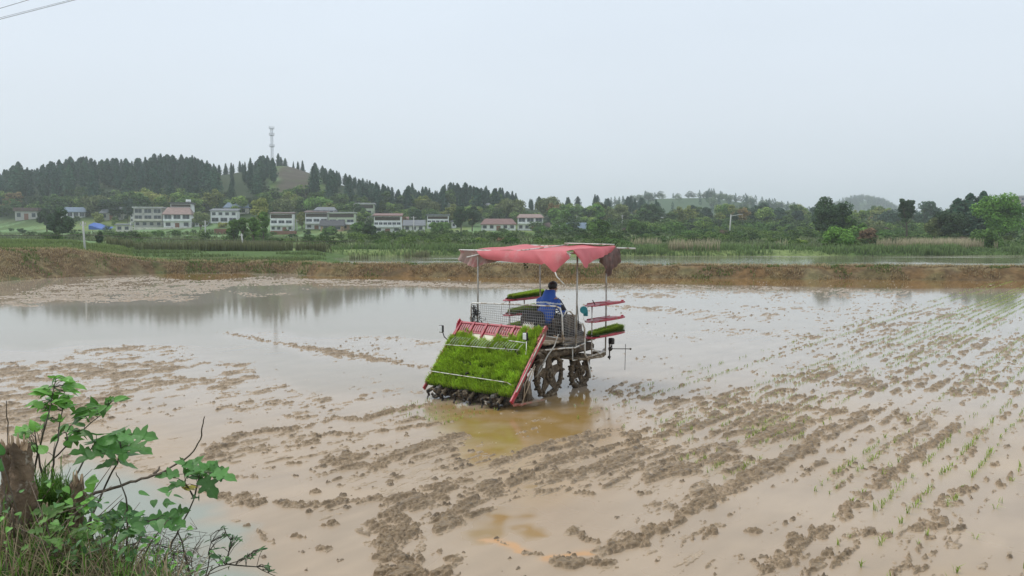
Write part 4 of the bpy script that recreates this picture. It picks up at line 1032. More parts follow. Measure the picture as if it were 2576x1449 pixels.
def house(label, u0, u1, vt, vb, wall='white', roof='grey', style='flat', floors=((3, 'w'),), lean=0, dep=7.5, yaw=0, roofh=None, base=None, Y=None, name='house', over=.5, open_top=False, low=None):
    uc = (u0 + u1) / 2
    p = on_terrain(uc, vb) if Y is None else at(uc, vb, Y)
    k = p.y / F; W = (u1 - u0) * k; Ht = (vb - vt) * k
    rz = yaw + math.atan2(-p.x, p.y) * .6
    t = thing(name, label, 'house' if name == 'house' else name.replace('_', ' '), p, rz)
    rh = roofh if roofh is not None else (.35 if style == 'flat' else min(1.7, Ht * .3))
    wh = Ht - rh; Wb = W - 2 * over * .8
    b = MB(); b.box((0, dep / 2, wh / 2 - .6), (Wb, dep, wh + 1.2))
    if style == 'gable':
        pass
    wl = b.build('wall', _mw[wall], t)
    if base:
        b = MB(); b.box((0, -.03, wh / len(floors) * .5 - .3), (Wb + .05, .1, wh / len(floors) + .5)); b.build('painted_base', _mw[base], t)
    b = MB(); o = over
    if style == 'flat':
        b.box((0, dep / 2, wh + rh * .5), (W, dep + 2 * o, rh), bev=.05)
    elif style == 'shed':
        vs = [(-W / 2, -o, wh), (W / 2, -o, wh), (W / 2, dep + o, wh + rh), (-W / 2, dep + o, wh + rh)]
        b.add(vs + [(x, y, z + .2) for x, y, z in vs], [(0, 3, 2, 1), (4, 5, 6, 7), (0, 1, 5, 4), (1, 2, 6, 5), (2, 3, 7, 6), (3, 0, 4, 7)])
        b.add([(-Wb / 2, .1, wh - .02), (Wb / 2, .1, wh - .02), (Wb / 2, dep - .1, wh - .02), (-Wb / 2, dep - .1, wh - .02), (-Wb / 2, dep - .1, wh + rh - .02), (Wb / 2, dep - .1, wh + rh - .02)], [(0, 1, 5, 4), (1, 2, 5), (0, 4, 3)])
    else:
        ins = 0 if style == 'gable' else W * .12
        e_ = [(-W / 2, -o, wh - .1), (W / 2, -o, wh - .1), (W / 2, dep + o, wh - .1), (-W / 2, dep + o, wh - .1), (-W / 2 + ins, dep / 2, wh + rh), (W / 2 - ins, dep / 2, wh + rh)]
        b.add(e_ + [(x, y, z - .18) for x, y, z in e_[:4]], [(0, 1, 5, 4), (2, 3, 4, 5), (1, 2, 5), (3, 0, 4), (9, 8, 7, 6), (0, 6, 7, 1), (1, 7, 8, 2), (2, 8, 9, 3), (3, 9, 6, 0)])
    b.build('roof', _mr[roof], t)
    nf = len(floors); fh = wh / nf
    for i, (n, kind) in enumerate(floors):
        z0 = i * fh
        if 'b' in kind:
            b = MB(); b.box((0, -.45, z0 + .02), (Wb, .9, .16)); b.box((0, -.86, z0 + .38), (Wb, .07, .55)); b.build('balcony', _mw['white' if wall != 'grey' else 'cream'], t)
        if 'o' in kind:      # open loft storey, its shade put in as a dark panel
            b = MB(); b.box((0, -.02, z0 + fh * .55), (Wb * .94, .08, fh * .62)); b.build('loft_shade_panel', M_dark, t); continue
        cell = Wb / n
        for j in range(n):
            x = -Wb / 2 + (j + .5) * cell
            big = 'g' in kind
            ww = min(cell * (.72 if big else .5), 2.6 if big else 1.7); hh = fh * (.58 if big else .45)
            if 'd' in kind and j == n // 2:
                b = MB(); b.box((x, -.04, z0 + fh * .36), (min(1.3, cell * .7), .1, fh * .72)); b.build('door', _mw['brick'], t); continue
            b = MB(); b.box((x, -.03, z0 + fh * .55), (ww + .16, .10, hh + .16)); 
            if big: b.box((x, -.07, z0 + fh * .55), (.07, .10, hh))
            fr = b.build('window', M_frame, t)
            b = MB()
            b.box((x, -.07, z0 + fh * .55), (ww, .06, hh)); b.build('pane', M_pane, fr)
    return t
house('small house with rusty flat roof at the left edge, standing on two thin posts', 39, 94, 523, 553, 'grey', 'brown', 'flat', ((3, 'wd'),), roofh=1.2)
for uu in (86, 98):
    pass
house('low house with blue-grey roof half hidden behind the leftmost dark tree', 154, 214, 521, 549, 'white', 'blue', 'hip', ((4, 'g'),), roofh=1.6)
house('low grey-roofed house left of the tall dark columnar tree', 253, 309, 521, 554, 'grey', 'grey', 'hip', ((3, 'wd'),), roofh=1.9)
house('three-storey grey house with wide glazed balconies, left of the pink-topped house', 337, 409, 521, 572, 'grey', 'pale', 'flat', ((4, 'w'), (3, 'gb'), (3, 'g')), roofh=.4)
house('white house with a pink tiled roof band and three big windows', 411, 481, 521, 574, 'white', 'pink', 'hip', ((3, 'wd'), (3, 'gb')), roofh=2.2)
house('dark-roofed loft with a white water tank behind the pink-roofed house', 428, 482, 509, 523, 'white', 'dark', 'flat', ((2, 'o'),), roofh=.5, Y=262)
house('white two-storey house with small square upper windows below a grey-roofed house', 529, 598, 525, 561, 'white', 'grey', 'shed', ((3, 'g'), (4, 'w')), roofh=.9)
house('grey-roofed house standing higher behind the poplar group', 563, 627, 509, 540, 'cream', 'blue', 'hip', ((2, 'w'),), roofh=1.8)
house('white two-storey house standing just right of the poplar group', 678, 739, 534, 582, 'white', 'brown', 'shed', ((4, 'wd'), (3, 'gb'), (2, 'o')), roofh=.5)
house('grey-roofed upper house behind the brown-roofed white house', 789, 845, 520, 536, 'cream', 'grey', 'hip', ((3, 'w'),), roofh=1.1, Y=258)
house('white house with brown roof behind the dark-roofed shed', 766, 827, 530, 577, 'white', 'brown', 'shed', ((3, 'wd'), (3, 'gb'), (2, 'o')), roofh=.7)
house('dark-roofed low shed in front of the pale green house', 804, 866, 554, 582, 'tan', 'dark', 'gable', ((2, 'w'),), roofh=1.6, dep=5, name='shed')
house('pale green three-storey house with an orange-brown ground floor', 824, 895, 534, 579, 'green', 'pale', 'flat', ((4, 'w'), (3, 'gb'), (2, 'o')), roofh=.3, base='tan')
house('pale green house with an overhanging flat roof high up against the conifers', 886, 943, 511, 541, 'green', 'pale', 'flat', ((2, 'w'), (2, 'o')), roofh=.5)
house('small grey shed between the green house and the maroon-roofed house', 895, 928, 543, 562, 'grey', 'grey', 'shed', ((2, 'w'),), roofh=.4, name='shed', dep=5)
house('white house with maroon roof and a long row of upper windows', 938, 1012, 537, 585, 'white', 'red', 'shed', ((3, 'wd'), (6, 'gb'), (2, 'o')), roofh=.8)
house('grey gabled garage in front of the maroon-roofed house', 971, 1003, 562, 584, 'grey', 'dark', 'gable', ((1, 'w'),), roofh=1.1, dep=5, name='garage')
house('small white house with blue-grey roof beside the concrete pole', 1013, 1070, 553, 583, 'white', 'grey', 'gable', ((3, 'w'),), roofh=1.6)
house('white house with dark band under its flat roof, left of the twin dark trees', 1072, 1131, 539, 575, 'white', 'grey', 'flat', ((4, 'w'), (5, 'gb'), (2, 'o')), roofh=.5)
house('long red-roofed bungalow beside the white house with the blue roof sheet', 1208, 1300, 550, 580, 'white', 'red', 'hip', ((5, 'wd'),), roofh=1.7)
house('white two-storey house with pinkish roof and a blue sheet on top', 1299, 1369, 538, 580, 'white', 'pink', 'hip', ((4, 'wd'), (3, 'gb')), roofh=1.1)
house('grey-roofed farmhouse alone on the upper slope in front of the conifers', 1208, 1263, 510, 528, 'cream', 'grey', 'gable', ((4, 'w'),), roofh=1.6)
house('small white house with slate-blue roof right of the canopy top', 1426, 1476, 560, 586, 'white', 'blue', 'gable', ((3, 'w'),), roofh=1.9, dep=6)
house('small pale house among trees above the slate-blue roof', 1443, 1470, 511, 528, 'cream', 'grey', 'gable', ((2, 'w'),), roofh=1.0)
house('white flat-roofed house half hidden by greenery, right of the dark tree clump', 1660, 1690, 546, 566, 'white', 'pale', 'flat', ((2, 'w'), (1, 'o')), roofh=.4)
house('low grey greenhouse-like shed near the slanting pole', 1736, 1768, 557, 573, 'grey', 'grey', 'gable', ((1, 'w'),), roofh=1.0, name='shed', dep=5)
house('tall pinkish-red building at the far right edge above the trees', 2555, 2600, 492, 530, 'pink', 'pale', 'flat', ((4, 'w'), (4, 'w'), (4, 'w')), roofh=.8, Y=420, name='building')
house('low white-walled shed with grey roof beside the blue sheet', 290, 330, 564, 583, 'cream', 'grey', 'shed', ((2, 'w'),), roofh=.3, name='shed', dep=4)
house('narrow white house squeezed between the columnar tree and the three-storey house', 326, 338, 535, 560, 'white', 'grey', 'shed', ((1, 'w'), (1, 'w')), roofh=.4, dep=5)
house('low white house with grey roof left of the white house beside the poplars', 488, 522, 548, 570, 'white', 'grey', 'gable', ((3, 'wd'),), roofh=1.5, dep=6)
house('tall narrow white stair tower between the brown-roofed and the pale green houses', 822, 838, 528, 560, 'white', 'pale', 'flat', ((1, 'w'), (1, 'w')), roofh=.25, dep=5)
house('small white house with red-brown roof joined to the right of the maroon-roofed house', 1008, 1028, 545, 565, 'white', 'red', 'gable', ((2, 'w'),), roofh=1.2, dep=5)
house('white shed with grey roof right of the white banded house', 1133, 1150, 556, 574, 'white', 'grey', 'shed', ((1, 'w'),), roofh=.4, dep=5, name='shed')
house('brown-walled outbuilding right of the white house with the blue sheet', 1366, 1384, 560, 580, 'cream', 'brown', 'gable', ((2, 'w'),), roofh=1.3, dep=5, name='shed')
# blue sheet on the slope
p0 = on_terrain(248, 578)
t = thing('tarpaulin', 'bright blue tarpaulin draped over a slope below the low houses on the left', 'tarpaulin', p0)
b = MB(); nx, ny = 16, 6; k = p0.y / F; vs = []
for i in range(nx + 1):
    for j in range(ny + 1):
        s, q = i / nx, j / ny
        vs.append(((-25 + 50 * s) * k, 1.6 * q * 2, (10 - 11 * s + (9 - 2 * s) * q) * k + .12 * sin(9 * s + 5 * q)))
b.add(vs, [(i * 7 + j, (i + 1) * 7 + j, (i + 1) * 7 + j + 1, i * 7 + j + 1) for i in range(nx) for j in range(ny)], True)
b.add([(x, y + .05, z - 1.2) for x, y, z in vs[::7]] + [v for v in vs[::7]], [(i, i + 1, nx + 2 + i, nx + 1 + i) for i in range(nx)], True)
b.build('sheet', mat('blue_sheet', (.025, .11, .42), rough=.5), t)
b = MB()
p1 = on_terrain(1336, 541); t = thing('tarpaulin', 'small blue sheet lying on the pinkish roof of the white house', 'tarpaulin', at(1338, 539, p1.y + 2))
b.box((0, 1.5, .1), (5, 2.4, .5), taper=(.8, .6), bev=.1); b.build('sheet', mat('roof_blue_sheet', (.05, .14, .42)), t)
t = thing('water_tank', 'white round water tank on the dark loft roof', 'water tank', at(474, 510, 263)); b = MB(); b.tube([(0, 0, 0), (0, 0, 1.0)], .8, 14); b.build('tank', _mw['white'], t)
for lab, u0, u1, v0, v1 in (('red-brown retaining wall below the white house beside the poplars', 682, 745, 581, 590), ('dark brown earth wall beside the yellow-green bush on the left', 540, 585, 576, 588), ('low pale wall in front of the grey and pink-roofed houses', 330, 480, 572, 577)):
    p = on_terrain((u0 + u1) / 2, v1); k = p.y / F
    t = thing('low_wall', lab, 'wall', p, math.atan2(-p.x, p.y) * .6); b = MB(); b.box((0, .3, (v1 - v0) * k / 2 - .3), ((u1 - u0) * k, .5, (v1 - v0) * k + .6)); b.build('wall', _mw['brick' if 'brown' in lab else 'cream'], t)
# poles
M_conc = mat('concrete_pole', (.50, .49, .46), rough=.8)
def pole(label, u, vt, vb, du=0, arm=0, w_=.14, Y=None):
    p = on_terrain(u, vb, y0=66) if Y is None else at(u, vb, Y)
    k = p.y / F; h = (vb - vt) * k
    t = thing('utility_pole', label, 'utility pole', p, 0, 'concrete utility poles')
    b = MB(); b.tube([(0, 0, -1), (du * k, 0, h)], [w_ * 1.15, w_ * .8], 8); b.build('pole', M_conc, t)
    b = MB()
    if arm: b.tube([(du * k - .2, 0, h - .4), (du * k + arm * k, 0, h + .1)], .08, 6); b.tube([(du * k + arm * k, 0, h + .1), (du * k + arm * k, 0, h - 1.4)], .03, 5)
    else: b.box((du * k, 0, h - .3), (1.3 if p.y > 120 else .5, .08, .07))
    for x in ((-.5, .5) if p.y > 120 else (-.2, .2)): b.tube([(du * k + x, 0, h - .3), (du * k + x, 0, h - .1)], .04, 6)
    b.build('crossarm', M_conc, t)
pole('tall concrete utility pole left of the blue tarpaulin, standing on the green bank', 215, 558, 631, -4, w_=.085)
pole('pale utility pole in front of the pale green field left of the poplars', 517, 555, 596)
pole('short leaning pole below the poplar group', 614, 588, 621, -6, w_=.12)
pole('concrete pole with crossarm beside the small white grey-roofed house', 1041, 545, 592)
pole('slim pole between the white two-storey houses near the poplars', 747, 552, 580)
pole('concrete pole in front of the trees, just left of the slate-blue-roofed house', 1407, 555, 582)
pole('pole rising behind the slate-blue-roofed house', 1451, 542, 566)
pole('pole with insulators among the round bushes right of the canopy', 1565, 541, 574)
pole('white slanting pole with a long arm pointing right, beside the pond fields', 1834, 540, 594, 4, arm=28, w_=.17)
pole('short concrete pole in the scrub left of the slanting pole', 1768, 556, 578)
pole('short pole in front of the dark tree row, right of the slanting pole', 1949, 551, 572)
pole('concrete pole at the corner of the low wall before the grey house', 329, 558, 585)
# phone mast on the hill
p = on_terrain(690, 424, y0=380, y1=470); p = Vector((p.x, 428, tz((690 - CX) / F * 428, 428)))
p.x = (690 - CX) / F * 428
k = 428 / F; h = H + (HOR - 320) * k - p.z
t = thing('communications_mast', 'tall pale lattice mast with three round platforms on top of the wooded hill', 'mast', p)
M_mast = mat('pale_steel', (.50, .51, .53), rough=.6)
b = MB()
def wd(z): return 1.9 - 1.2 * min(1, z / (h * .3)) if z < h * .3 else .62
zs = [h * .95 * i / 22 for i in range(23)]
for cx, cy in ((-1, -1), (1, -1), (1, 1), (-1, 1)):
    b.tube([(cx * wd(z) / 1.3, cy * wd(z) / 1.3, z) for z in zs], .08, 5)
for i in range(22):
    z0, z1 = zs[i], zs[i + 1]
    for (ax, ay), (bx_, by_) in (((-1, -1), (1, -1)), ((1, -1), (1, 1)), ((1, 1), (-1, 1)), ((-1, 1), (-1, -1))):
        b.tube([(ax * wd(z0) / 1.3, ay * wd(z0) / 1.3, z0), (bx_ * wd(z1) / 1.3, by_ * wd(z1) / 1.3, z1)], .04, 4, False)
b.build('lattice', M_mast, t)
for zf in (.52, .78, .93):
    b = MB(); z = h * zf; b.ring((0, 0, z), (0, 0, 1), 1.2, .12, 16, 5); b.ring((0, 0, z + .9), (0, 0, 1), 1.3, .05, 16, 4); b.disc((0, 0, z - .1), (0, 0, 1), 1.0, .06, 16)
    pf_ = b.build('platform', M_mast, t)
    for a in range(6):
        an = a * pi / 3; b = MB(); b.box((1.35 * cos(an), 1.35 * sin(an), z + .6), (.13, .13, 1.3)); b.build('antenna', M_mast, pf_)
# cables
def cable(name, label, pts, r, sag=0.0):
    t = MB(); P_ = [Vector(p) for p in pts]; out = []
    for a_, c_ in zip(P_[:-1], P_[1:]):
        for i in range(13):
            s = i / 12; q = a_.lerp(c_, s); q.z -= 4 * sag * s * (1 - s); out.append(q)
    t.tube(out, r, 5, False)
    o = t.build(name, M_dark, None); tag(o, label, 'cable', 'overhead cables')
cable('power_cable', 'dark overhead cable crossing the upper left corner, lower of the pair', [at(-300, 126, 18), at(420, -60, 24)], .006)
cable('power_cable', 'dark overhead cable crossing the upper left corner, just above the lowest one', [at(-300, 121, 18.4), at(420, -62, 24.4)], .004)
cable('power_cable', 'topmost thin overhead cable cutting the extreme upper left corner', [at(-300, 110, 18.4), at(300, -68, 24.4)], .006)
cable('telephone_cable', 'thin dark cable sagging low across the fields in front of the left houses', [at(-420, 578, 95), at(215, 590, 100), at(900, 606, 104)], .035, .35)
# ================================================================== TREES
M_leaf = attr_mat('foliage', rough=.75, spec=.15, nscale=.5, nvar=.15, objvar=.28, trans=.15)
M_bark = mat('bark', (.10, .075, .055), rough=.9, var=.3)
RG = np.random.default_rng(42)
def quads_at(Pc, size, nrm, r, aspect=.6):
    n = len(Pc)
    nrm = nrm / (np.linalg.norm(nrm, axis=1, keepdims=True) + 1e-9)
    a = r.normal(size=(n, 3)); t = np.cross(nrm, a); t /= np.linalg.norm(t, axis=1, keepdims=True) + 1e-9
    b_ = np.cross(nrm, t); s = size[:, None] if np.ndim(size) else size
    V = np.stack([Pc - t * s, Pc - b_ * s * aspect, Pc + t * s, Pc + b_ * s * aspect], 1).reshape(-1, 3)
    return V, np.arange(n * 4).reshape(n, 4)
def conifer_mesh(seed, n=800, R=.17, pointy=1.0, base=.06, c=(.028, .068, .045)):
    r = np.random.default_rng(seed)
    t = r.random(n) ** .9; az = r.uniform(0, 2 * pi, n)
    prof = np.sin(np.clip((1 - t), 0, 1) ** pointy * pi * .5) ** .9 * (1 - .35 * (t < .12)) * (.75 + .25 * np.sin(t * 3.1 + .3))
    lump = 1 + .25 * np.sin(az * 2 + t * 25 + seed) * np.sin(t * 37 + seed * 2) + .15 * np.sin(az * 3 + seed)
    rad = R * prof * lump * np.sqrt(r.uniform(.35, 1.05, n)) + .006
    Pc = np.stack([rad * np.cos(az), rad * np.sin(az), base + t * (1 - base)], 1)
    nr_ = np.stack([np.cos(az), np.sin(az), .5 + 0 * az], 1) + r.normal(size=(n, 3)) * .45
    V, q = quads_at(Pc, r.uniform(.016, .034, n), nr_, r, .75)
    tint = r.uniform(.6, 1.5, n)[:, None] * np.array(c); tint[:, 0] *= r.uniform(.8, 1.5, n)
    C = np.repeat(tint, 4, 0)
    b = MB(); pts = [(0, 0, base + i * (1 - base) / 7 * .93) for i in range(8)]
    rs = [R * .62 * np.sin((1 - i / 7) ** pointy * pi / 2) ** .9 + .003 for i in range(8)]; rs[0] *= .5
    b.tube(pts, [float(x) for x in rs], 7); b.tube([(0, 0, -.05), (0, 0, .3)], [.016, .012], 5)
    k = len(b.v); Fq = [f if len(f) == 4 else None for f in b.f]; Fq = np.array([f for f in Fq if f])
    V2 = np.concatenate([V, np.array(b.v)]); Q = np.concatenate([q, Fq + len(V)]); C2 = np.concatenate([C, np.zeros((k, 3)) + np.array(c) * .8])
    return np_mesh('conifer', V2, Q, C2)
def crown_arrays(seed, n=2600, rx=.5, rz=.5, zc=.55, nl=16, leaf=.022, c0=(.047, .095, .027), c1=(.121, .203, .054), flat=.8):
    r = np.random.default_rng(seed)
    # lobes spread through an ellipsoid
    L_ = []; 
    while len(L_) < nl:
        p = r.uniform(-1, 1, 3)
        if .25 < np.linalg.norm(p) < 1: L_.append(p * np.array([rx * .68, rx * .68, rz * .68]) + np.array([0, 0, zc]))
    L_.append(np.array([0, 0, zc])); L_ = np.array(L_); lr = r.uniform(.22, .42, len(L_)) * rx; ltint = r.uniform(.0, 1, len(L_))
    k = r.integers(0, len(L_), n); d = r.normal(size=(n, 3)); d /= np.linalg.norm(d, axis=1, keepdims=True)
    rr = lr[k] * (r.uniform(.35, 1.08, n) ** .5); Pc = L_[k] + d * rr[:, None] * np.array([1, 1, flat])
    nr_ = d + np.array([0, 0, .5]) + r.normal(size=(n, 3)) * .6
    V, q = quads_at(Pc, r.uniform(.6, 1.3, n) * leaf, nr_, r, .7)
    m_ = np.clip(ltint[k] * .7 + r.uniform(-.2, .5, n), 0, 1)[:, None]
    c = (np.array(c0) * (1 - m_) + np.array(c1) * m_) * r.uniform(.7, 1.3, n)[:, None]
    return V, q, np.repeat(c, 4, 0), L_, lr
def broad_mesh(seed, core=True, **kw):
    V, q, C, L_, lr = crown_arrays(seed, **kw)
    b = MB(); random.seed(seed)
    if core:
        for l, r1 in zip(L_, lr): b.blob(tuple(l), float(r1) * .72, 1, .12, (1, 1, .8))
    q4 = [(f[0], f[1], f[2], f[2]) for f in b.f]
    Q = q; V2 = V; C2 = C
    # core triangles are stored as quads with the mid edge point doubled
    if q4:
        vb = []; fb = []
        for f in b.f:
            i0 = len(vb); a_, c_, d_ = (np.array(b.v[i]) for i in f); vb += [a_, c_, (c_ + d_) / 2, d_]; fb.append((i0, i0 + 1, i0 + 2, i0 + 3))
        V2 = np.concatenate([V, np.array(vb)]); Q = np.concatenate([q, np.array(fb) + len(V)]); C2 = np.concatenate([C, np.zeros((len(vb), 3)) + np.array(kw.get('c0', (.035, .07, .02))) * .8])
    return np_mesh('crown', V2, Q, C2)
def trunk_mesh(seed, top=.6, r0=.022, L_=None, lean=0.0):
    random.seed(seed); b = MB(); pts = [(lean * (i / 6) ** 1.3, .01 * sin(i * 2), top * i / 6 - .05 * (i == 0)) for i in range(7)]
    b.tube(pts, [r0 * (1.15 - .12 * i) for i in range(7)], 7)
    for i in range(7):
        a = random.uniform(0, 6.3); z = random.uniform(.22, .9) * top; s = random.uniform(.12, .25); x0 = lean * (z / top) ** 1.3
        b.tube([(x0, 0, z), (x0 + s * .5 * cos(a), s * .5 * sin(a), z + s * .5), (x0 + s * cos(a), s * sin(a), z + s * 1.1)], [r0 * .5, r0 * .35, r0 * .15], 5)
    return b.mesh('trunk')
CON = [conifer_mesh(1, 800, .15, 1.0), conifer_mesh(2, 800, .19, .8), conifer_mesh(3, 750, .13, 1.2), conifer_mesh(4, 850, .22, .7, c=(.034, .078, .046)), conifer_mesh(5, 700, .16, .6, c=(.026, .062, .044))]
BRD = {'green': [broad_mesh(11, n=1500, rx=.5, rz=.46, zc=.52, c0=(.047, .088, .027), c1=(.135, .189, .054)), broad_mesh(12, n=1500, rx=.42, rz=.5, zc=.5, c0=(.054, .101, .030), c1=(.121, .203, .061))],
       'yellow': [broad_mesh(13, n=1500, rx=.48, rz=.46, zc=.5, c0=(.121, .149, .041), c1=(.297, .311, .081)), broad_mesh(14, n=1500, rx=.45, rz=.5, zc=.5, c0=(.095, .162, .041), c1=(.270, .351, .081))],
       'dark': [broad_mesh(15, n=1500, rx=.45, rz=.5, zc=.5, c0=(.024, .047, .022), c1=(.068, .101, .041)), broad_mesh(16, n=1500, rx=.4, rz=.52, zc=.5, c0=(.027, .054, .027), c1=(.061, .108, .047))],
       'rust': [broad_mesh(17, n=1200, rx=.42, rz=.5, zc=.5, c0=(.135, .095, .041), c1=(.297, .216, .081))]}
BUSH = {'green': [broad_mesh(21, n=1300, rx=.62, rz=.42, zc=.36, nl=14, c0=(.054, .115, .024), c1=(.149, .257, .054)), broad_mesh(22, n=1300, rx=.7, rz=.4, zc=.33, nl=14, c0=(.068, .121, .027), c1=(.162, .230, .068))],
        'dark': [broad_mesh(23, n=1300, rx=.6, rz=.42, zc=.36, nl=14, c0=(.027, .061, .020), c1=(.081, .135, .041))],
        'yellow': [broad_mesh(24, n=1300, rx=.6, rz=.42, zc=.36, nl=14, c0=(.121, .176, .027), c1=(.324, .405, .068))],
        'rust': [broad_mesh(25, n=1000, rx=.6, rz=.42, zc=.36, nl=12, c0=(.095, .068, .047), c1=(.216, .162, .108))]}
def inst(name, me, p, s, label, cat, group, sx=1.0):
    o = bpy.data.objects.new(name, me); COL.objects.link(o); o.location = p
    if len(me.materials) == 0: me.materials.append(M_leaf)
    o.rotation_euler = (random.uniform(-.03, .03), random.uniform(-.03, .03), random.uniform(0, 6.28)); o.scale = (s * sx, s * sx, s)
    return tag(o, label, cat, group)
# --- conifer wood: rows climbing the hills, ridge row fitted to the skyline
SKY = [(-200, 470), (-40, 455), (0, 450), (25, 425), (60, 412), (75, 428), (110, 422), (150, 405), (200, 400), (215, 392), (230, 402), (280, 400), (340, 403), (380, 398), (410, 386), (450, 388), (500, 393), (530, 408), (552, 425), (560, 447), (563, 470), (585, 470), (590, 440), (615, 425), (650, 402), (672, 395), (700, 400), (715, 405), (735, 415), (750, 440), (765, 408), (800, 420), (850, 432), (880, 446), (905, 450), (930, 455), (960, 462), (1000, 482), (1015, 500), (1025, 470), (1035, 460), (1050, 478), (1070, 470), (1090, 480), (1110, 478), (1125, 454), (1150, 462), (1200, 468), (1250, 472), (1290, 482), (1305, 500), (1330, 503), (1370, 498), (1400, 496), (1450, 494), (1490, 488), (1530, 495), (1560, 490), (1600, 496), (1650, 500), (1670, 506)]
random.seed(5)
woods = [(-260, 562, 'dark green conifer in the dense wood on the left hill', 1.0), (585, 692, 'conifer on the left shoulder of the hill below the mast', .8), (790, 1010, 'dark conifer on the slope right of the mast', 1.0),
         (1022, 1120, 'dark conifer in the small stand left of the tallest dark trees', .8), (1112, 1305, 'dark conifer in the wood above the red-roofed bungalow', 1.0), (1330, 1670, 'blue-green conifer on the low ridge behind the canopy', .55)]
plc = []
for (u0, u1, lab, den) in woods:
    for row, (Yr, st_) in enumerate(((386, 3.3), (376, 4.2), (364, 5.0), (350, 5.5), (336, 6.0), (322, 6.5), (308, 7.5))):
        if den < .6 and row > 3: continue
        u = u0 + random.uniform(0, 8)
        while u < u1:
            k = Yr / F; Y = Yr + random.uniform(-4, 4); x = (u - CX) / F * Y; z = tz(x, Y)
            vs_ = I(u, SKY) + random.uniform(-5, 7)
            if row == 0: hh = H + (HOR - vs_) * Y / F - z; hh = min(max(hh, 6), 17)
            else:
                hh = random.uniform(9, 13) * (1 if den >= .8 else .75)
                hh = min(hh, max(4.5, H + (HOR - vs_ - 3) * Y / F - z))
            if not (row >= 5 and u < 562 and random.random() < .4) and not (den < .6 and random.random() < .35):
                plc.append((hh / Y * (1.2 if row in (0, 1) or row >= 5 else 1), x, Y, z, hh, lab, random.uniform(1.15, 1.75) * (1.15 if hh < 8 else 1)))
            u += st_ / k * random.uniform(.6, 1.3) / (den if den < 1 else 1)
plc.sort(key=lambda q: -q[0]); print('conifers', len(plc))
for q in plc[:285]: inst('conifer', random.choice(CON), (q[1], q[2], q[3]), q[4], q[5], 'conifer', 'conifers in the hill woods, ' + q[5][:40], q[6])
CREST = [q for q in plc[285:]]
# thin trees on the mast hill
for u, vt, hh, sx, lab in ((573, 413, 8, 1.1, 'lone rounded conifer in the gap between the two hills'), (705, 388, 8, .7, 'thin spindly tree immediately right of the mast'), (712, 397, 7, .8, 'dark narrow tree second to the right of the mast'),
        (722, 400, 7, .7, 'thin pale tree third to the right of the mast'), (742, 408, 5, .8, 'lone short tree at the edge of the bare slope'), (754, 408, 7, .6, 'spindly tree on the skyline left of the dark wood edge'), (765, 406, 9, .9, 'taller tree where the bare slope meets the right wood'),
        (668, 393, 9, 1.0, 'tallest conifer left of the mast'), (681, 404, 7, 1.2, 'conifer touching the left foot of the mast'), (693, 408, 6, 1.2, 'small conifer at the right foot of the mast'), (655, 403, 8, 1.3, 'broad conifer left of the mast'), (640, 412, 8, 1.2, 'conifer on the crest farthest left of the mast')):
    sx *= 1.5; Y = 415; z = H + (HOR - vt) * Y / F - hh; x = (u - CX) / F * Y; zg = tz(x, Y)
    hh = hh + (z - zg) if z > zg else hh; inst('conifer', random.choice(CON), (x, Y, min(z, zg)), max(hh, 4), lab, 'conifer', None, sx)
# far ridges: a wood seen as one mass
def mass(name, label, pts, seed, con=False):
    b = []; Q = []; C = []; off = 0
    srcs = []
    for me in ((BRD['green'][0], BUSH['green'][0], BRD['yellow'][1], BUSH['green'][1] if seed == 8 else BRD['dark'][0]) if con == 'b' else (CON[0], CON[1], BRD['green'][0], BRD['dark'][0])):
        n = len(me.vertices); v = np.zeros(n * 3, np.float32); me.vertices.foreach_get('co', v); v = v.reshape(-1, 3)
        f = np.zeros(len(me.loops), np.int32); me.loops.foreach_get('vertex_index', f); f = f.reshape(-1, 4)
        c = np.zeros(n * 4, np.float32); me.color_attributes['col'].data.foreach_get('color', c); c = c.reshape(-1, 4)[:, :3]
        sel = np.arange(0, len(f), 3 if con else 4) if con is not True else np.concatenate([np.arange(0, len(f) - 60, 2), np.arange(len(f) - 60, len(f))]); srcs.append((v, f[sel], c))
    r = np.random.default_rng(seed)
    for x, Y, z, s in pts:
        v, f, c = srcs[r.integers(0, 2 if con is True else 4)]
        uq, inv = np.unique(f, return_inverse=True); vv = v[uq] * np.array([1.35, 1.35, 1]) * s + np.array([x, Y, z])
        b.append(vv); Q.append(inv.reshape(-1, 4) + off); C.append(c[uq]); off += len(uq)
    o = link(name, np_mesh(name, np.concatenate(b), np.concatenate(Q), np.concatenate(C)), M_leaf); tag(o, label, None, None, 'stuff')
pts = []
for k_ in range(800):
    Y = random.uniform(590, 740); u = random.uniform(1500, 2750)
    if 1640 < u < 1770 and random.random() < .8: continue
    x = (u - CX) / F * Y; pts.append((x, Y, tz(x, Y) - .5, random.uniform(6, 9.5)))
mass('distant_wood', 'distant hazy wood on the ridge beyond the pond', pts, 1)
pts = []
for k_ in range(1100):
    Y = random.uniform(1240, 1420); u = random.uniform(1980, 2700); x = (u - CX) / F * Y; pts.append((x, Y, tz(x, Y) - .5, random.uniform(9, 14)))
mass('distant_wood', 'blue distant wood on the farthest hill', pts, 2)

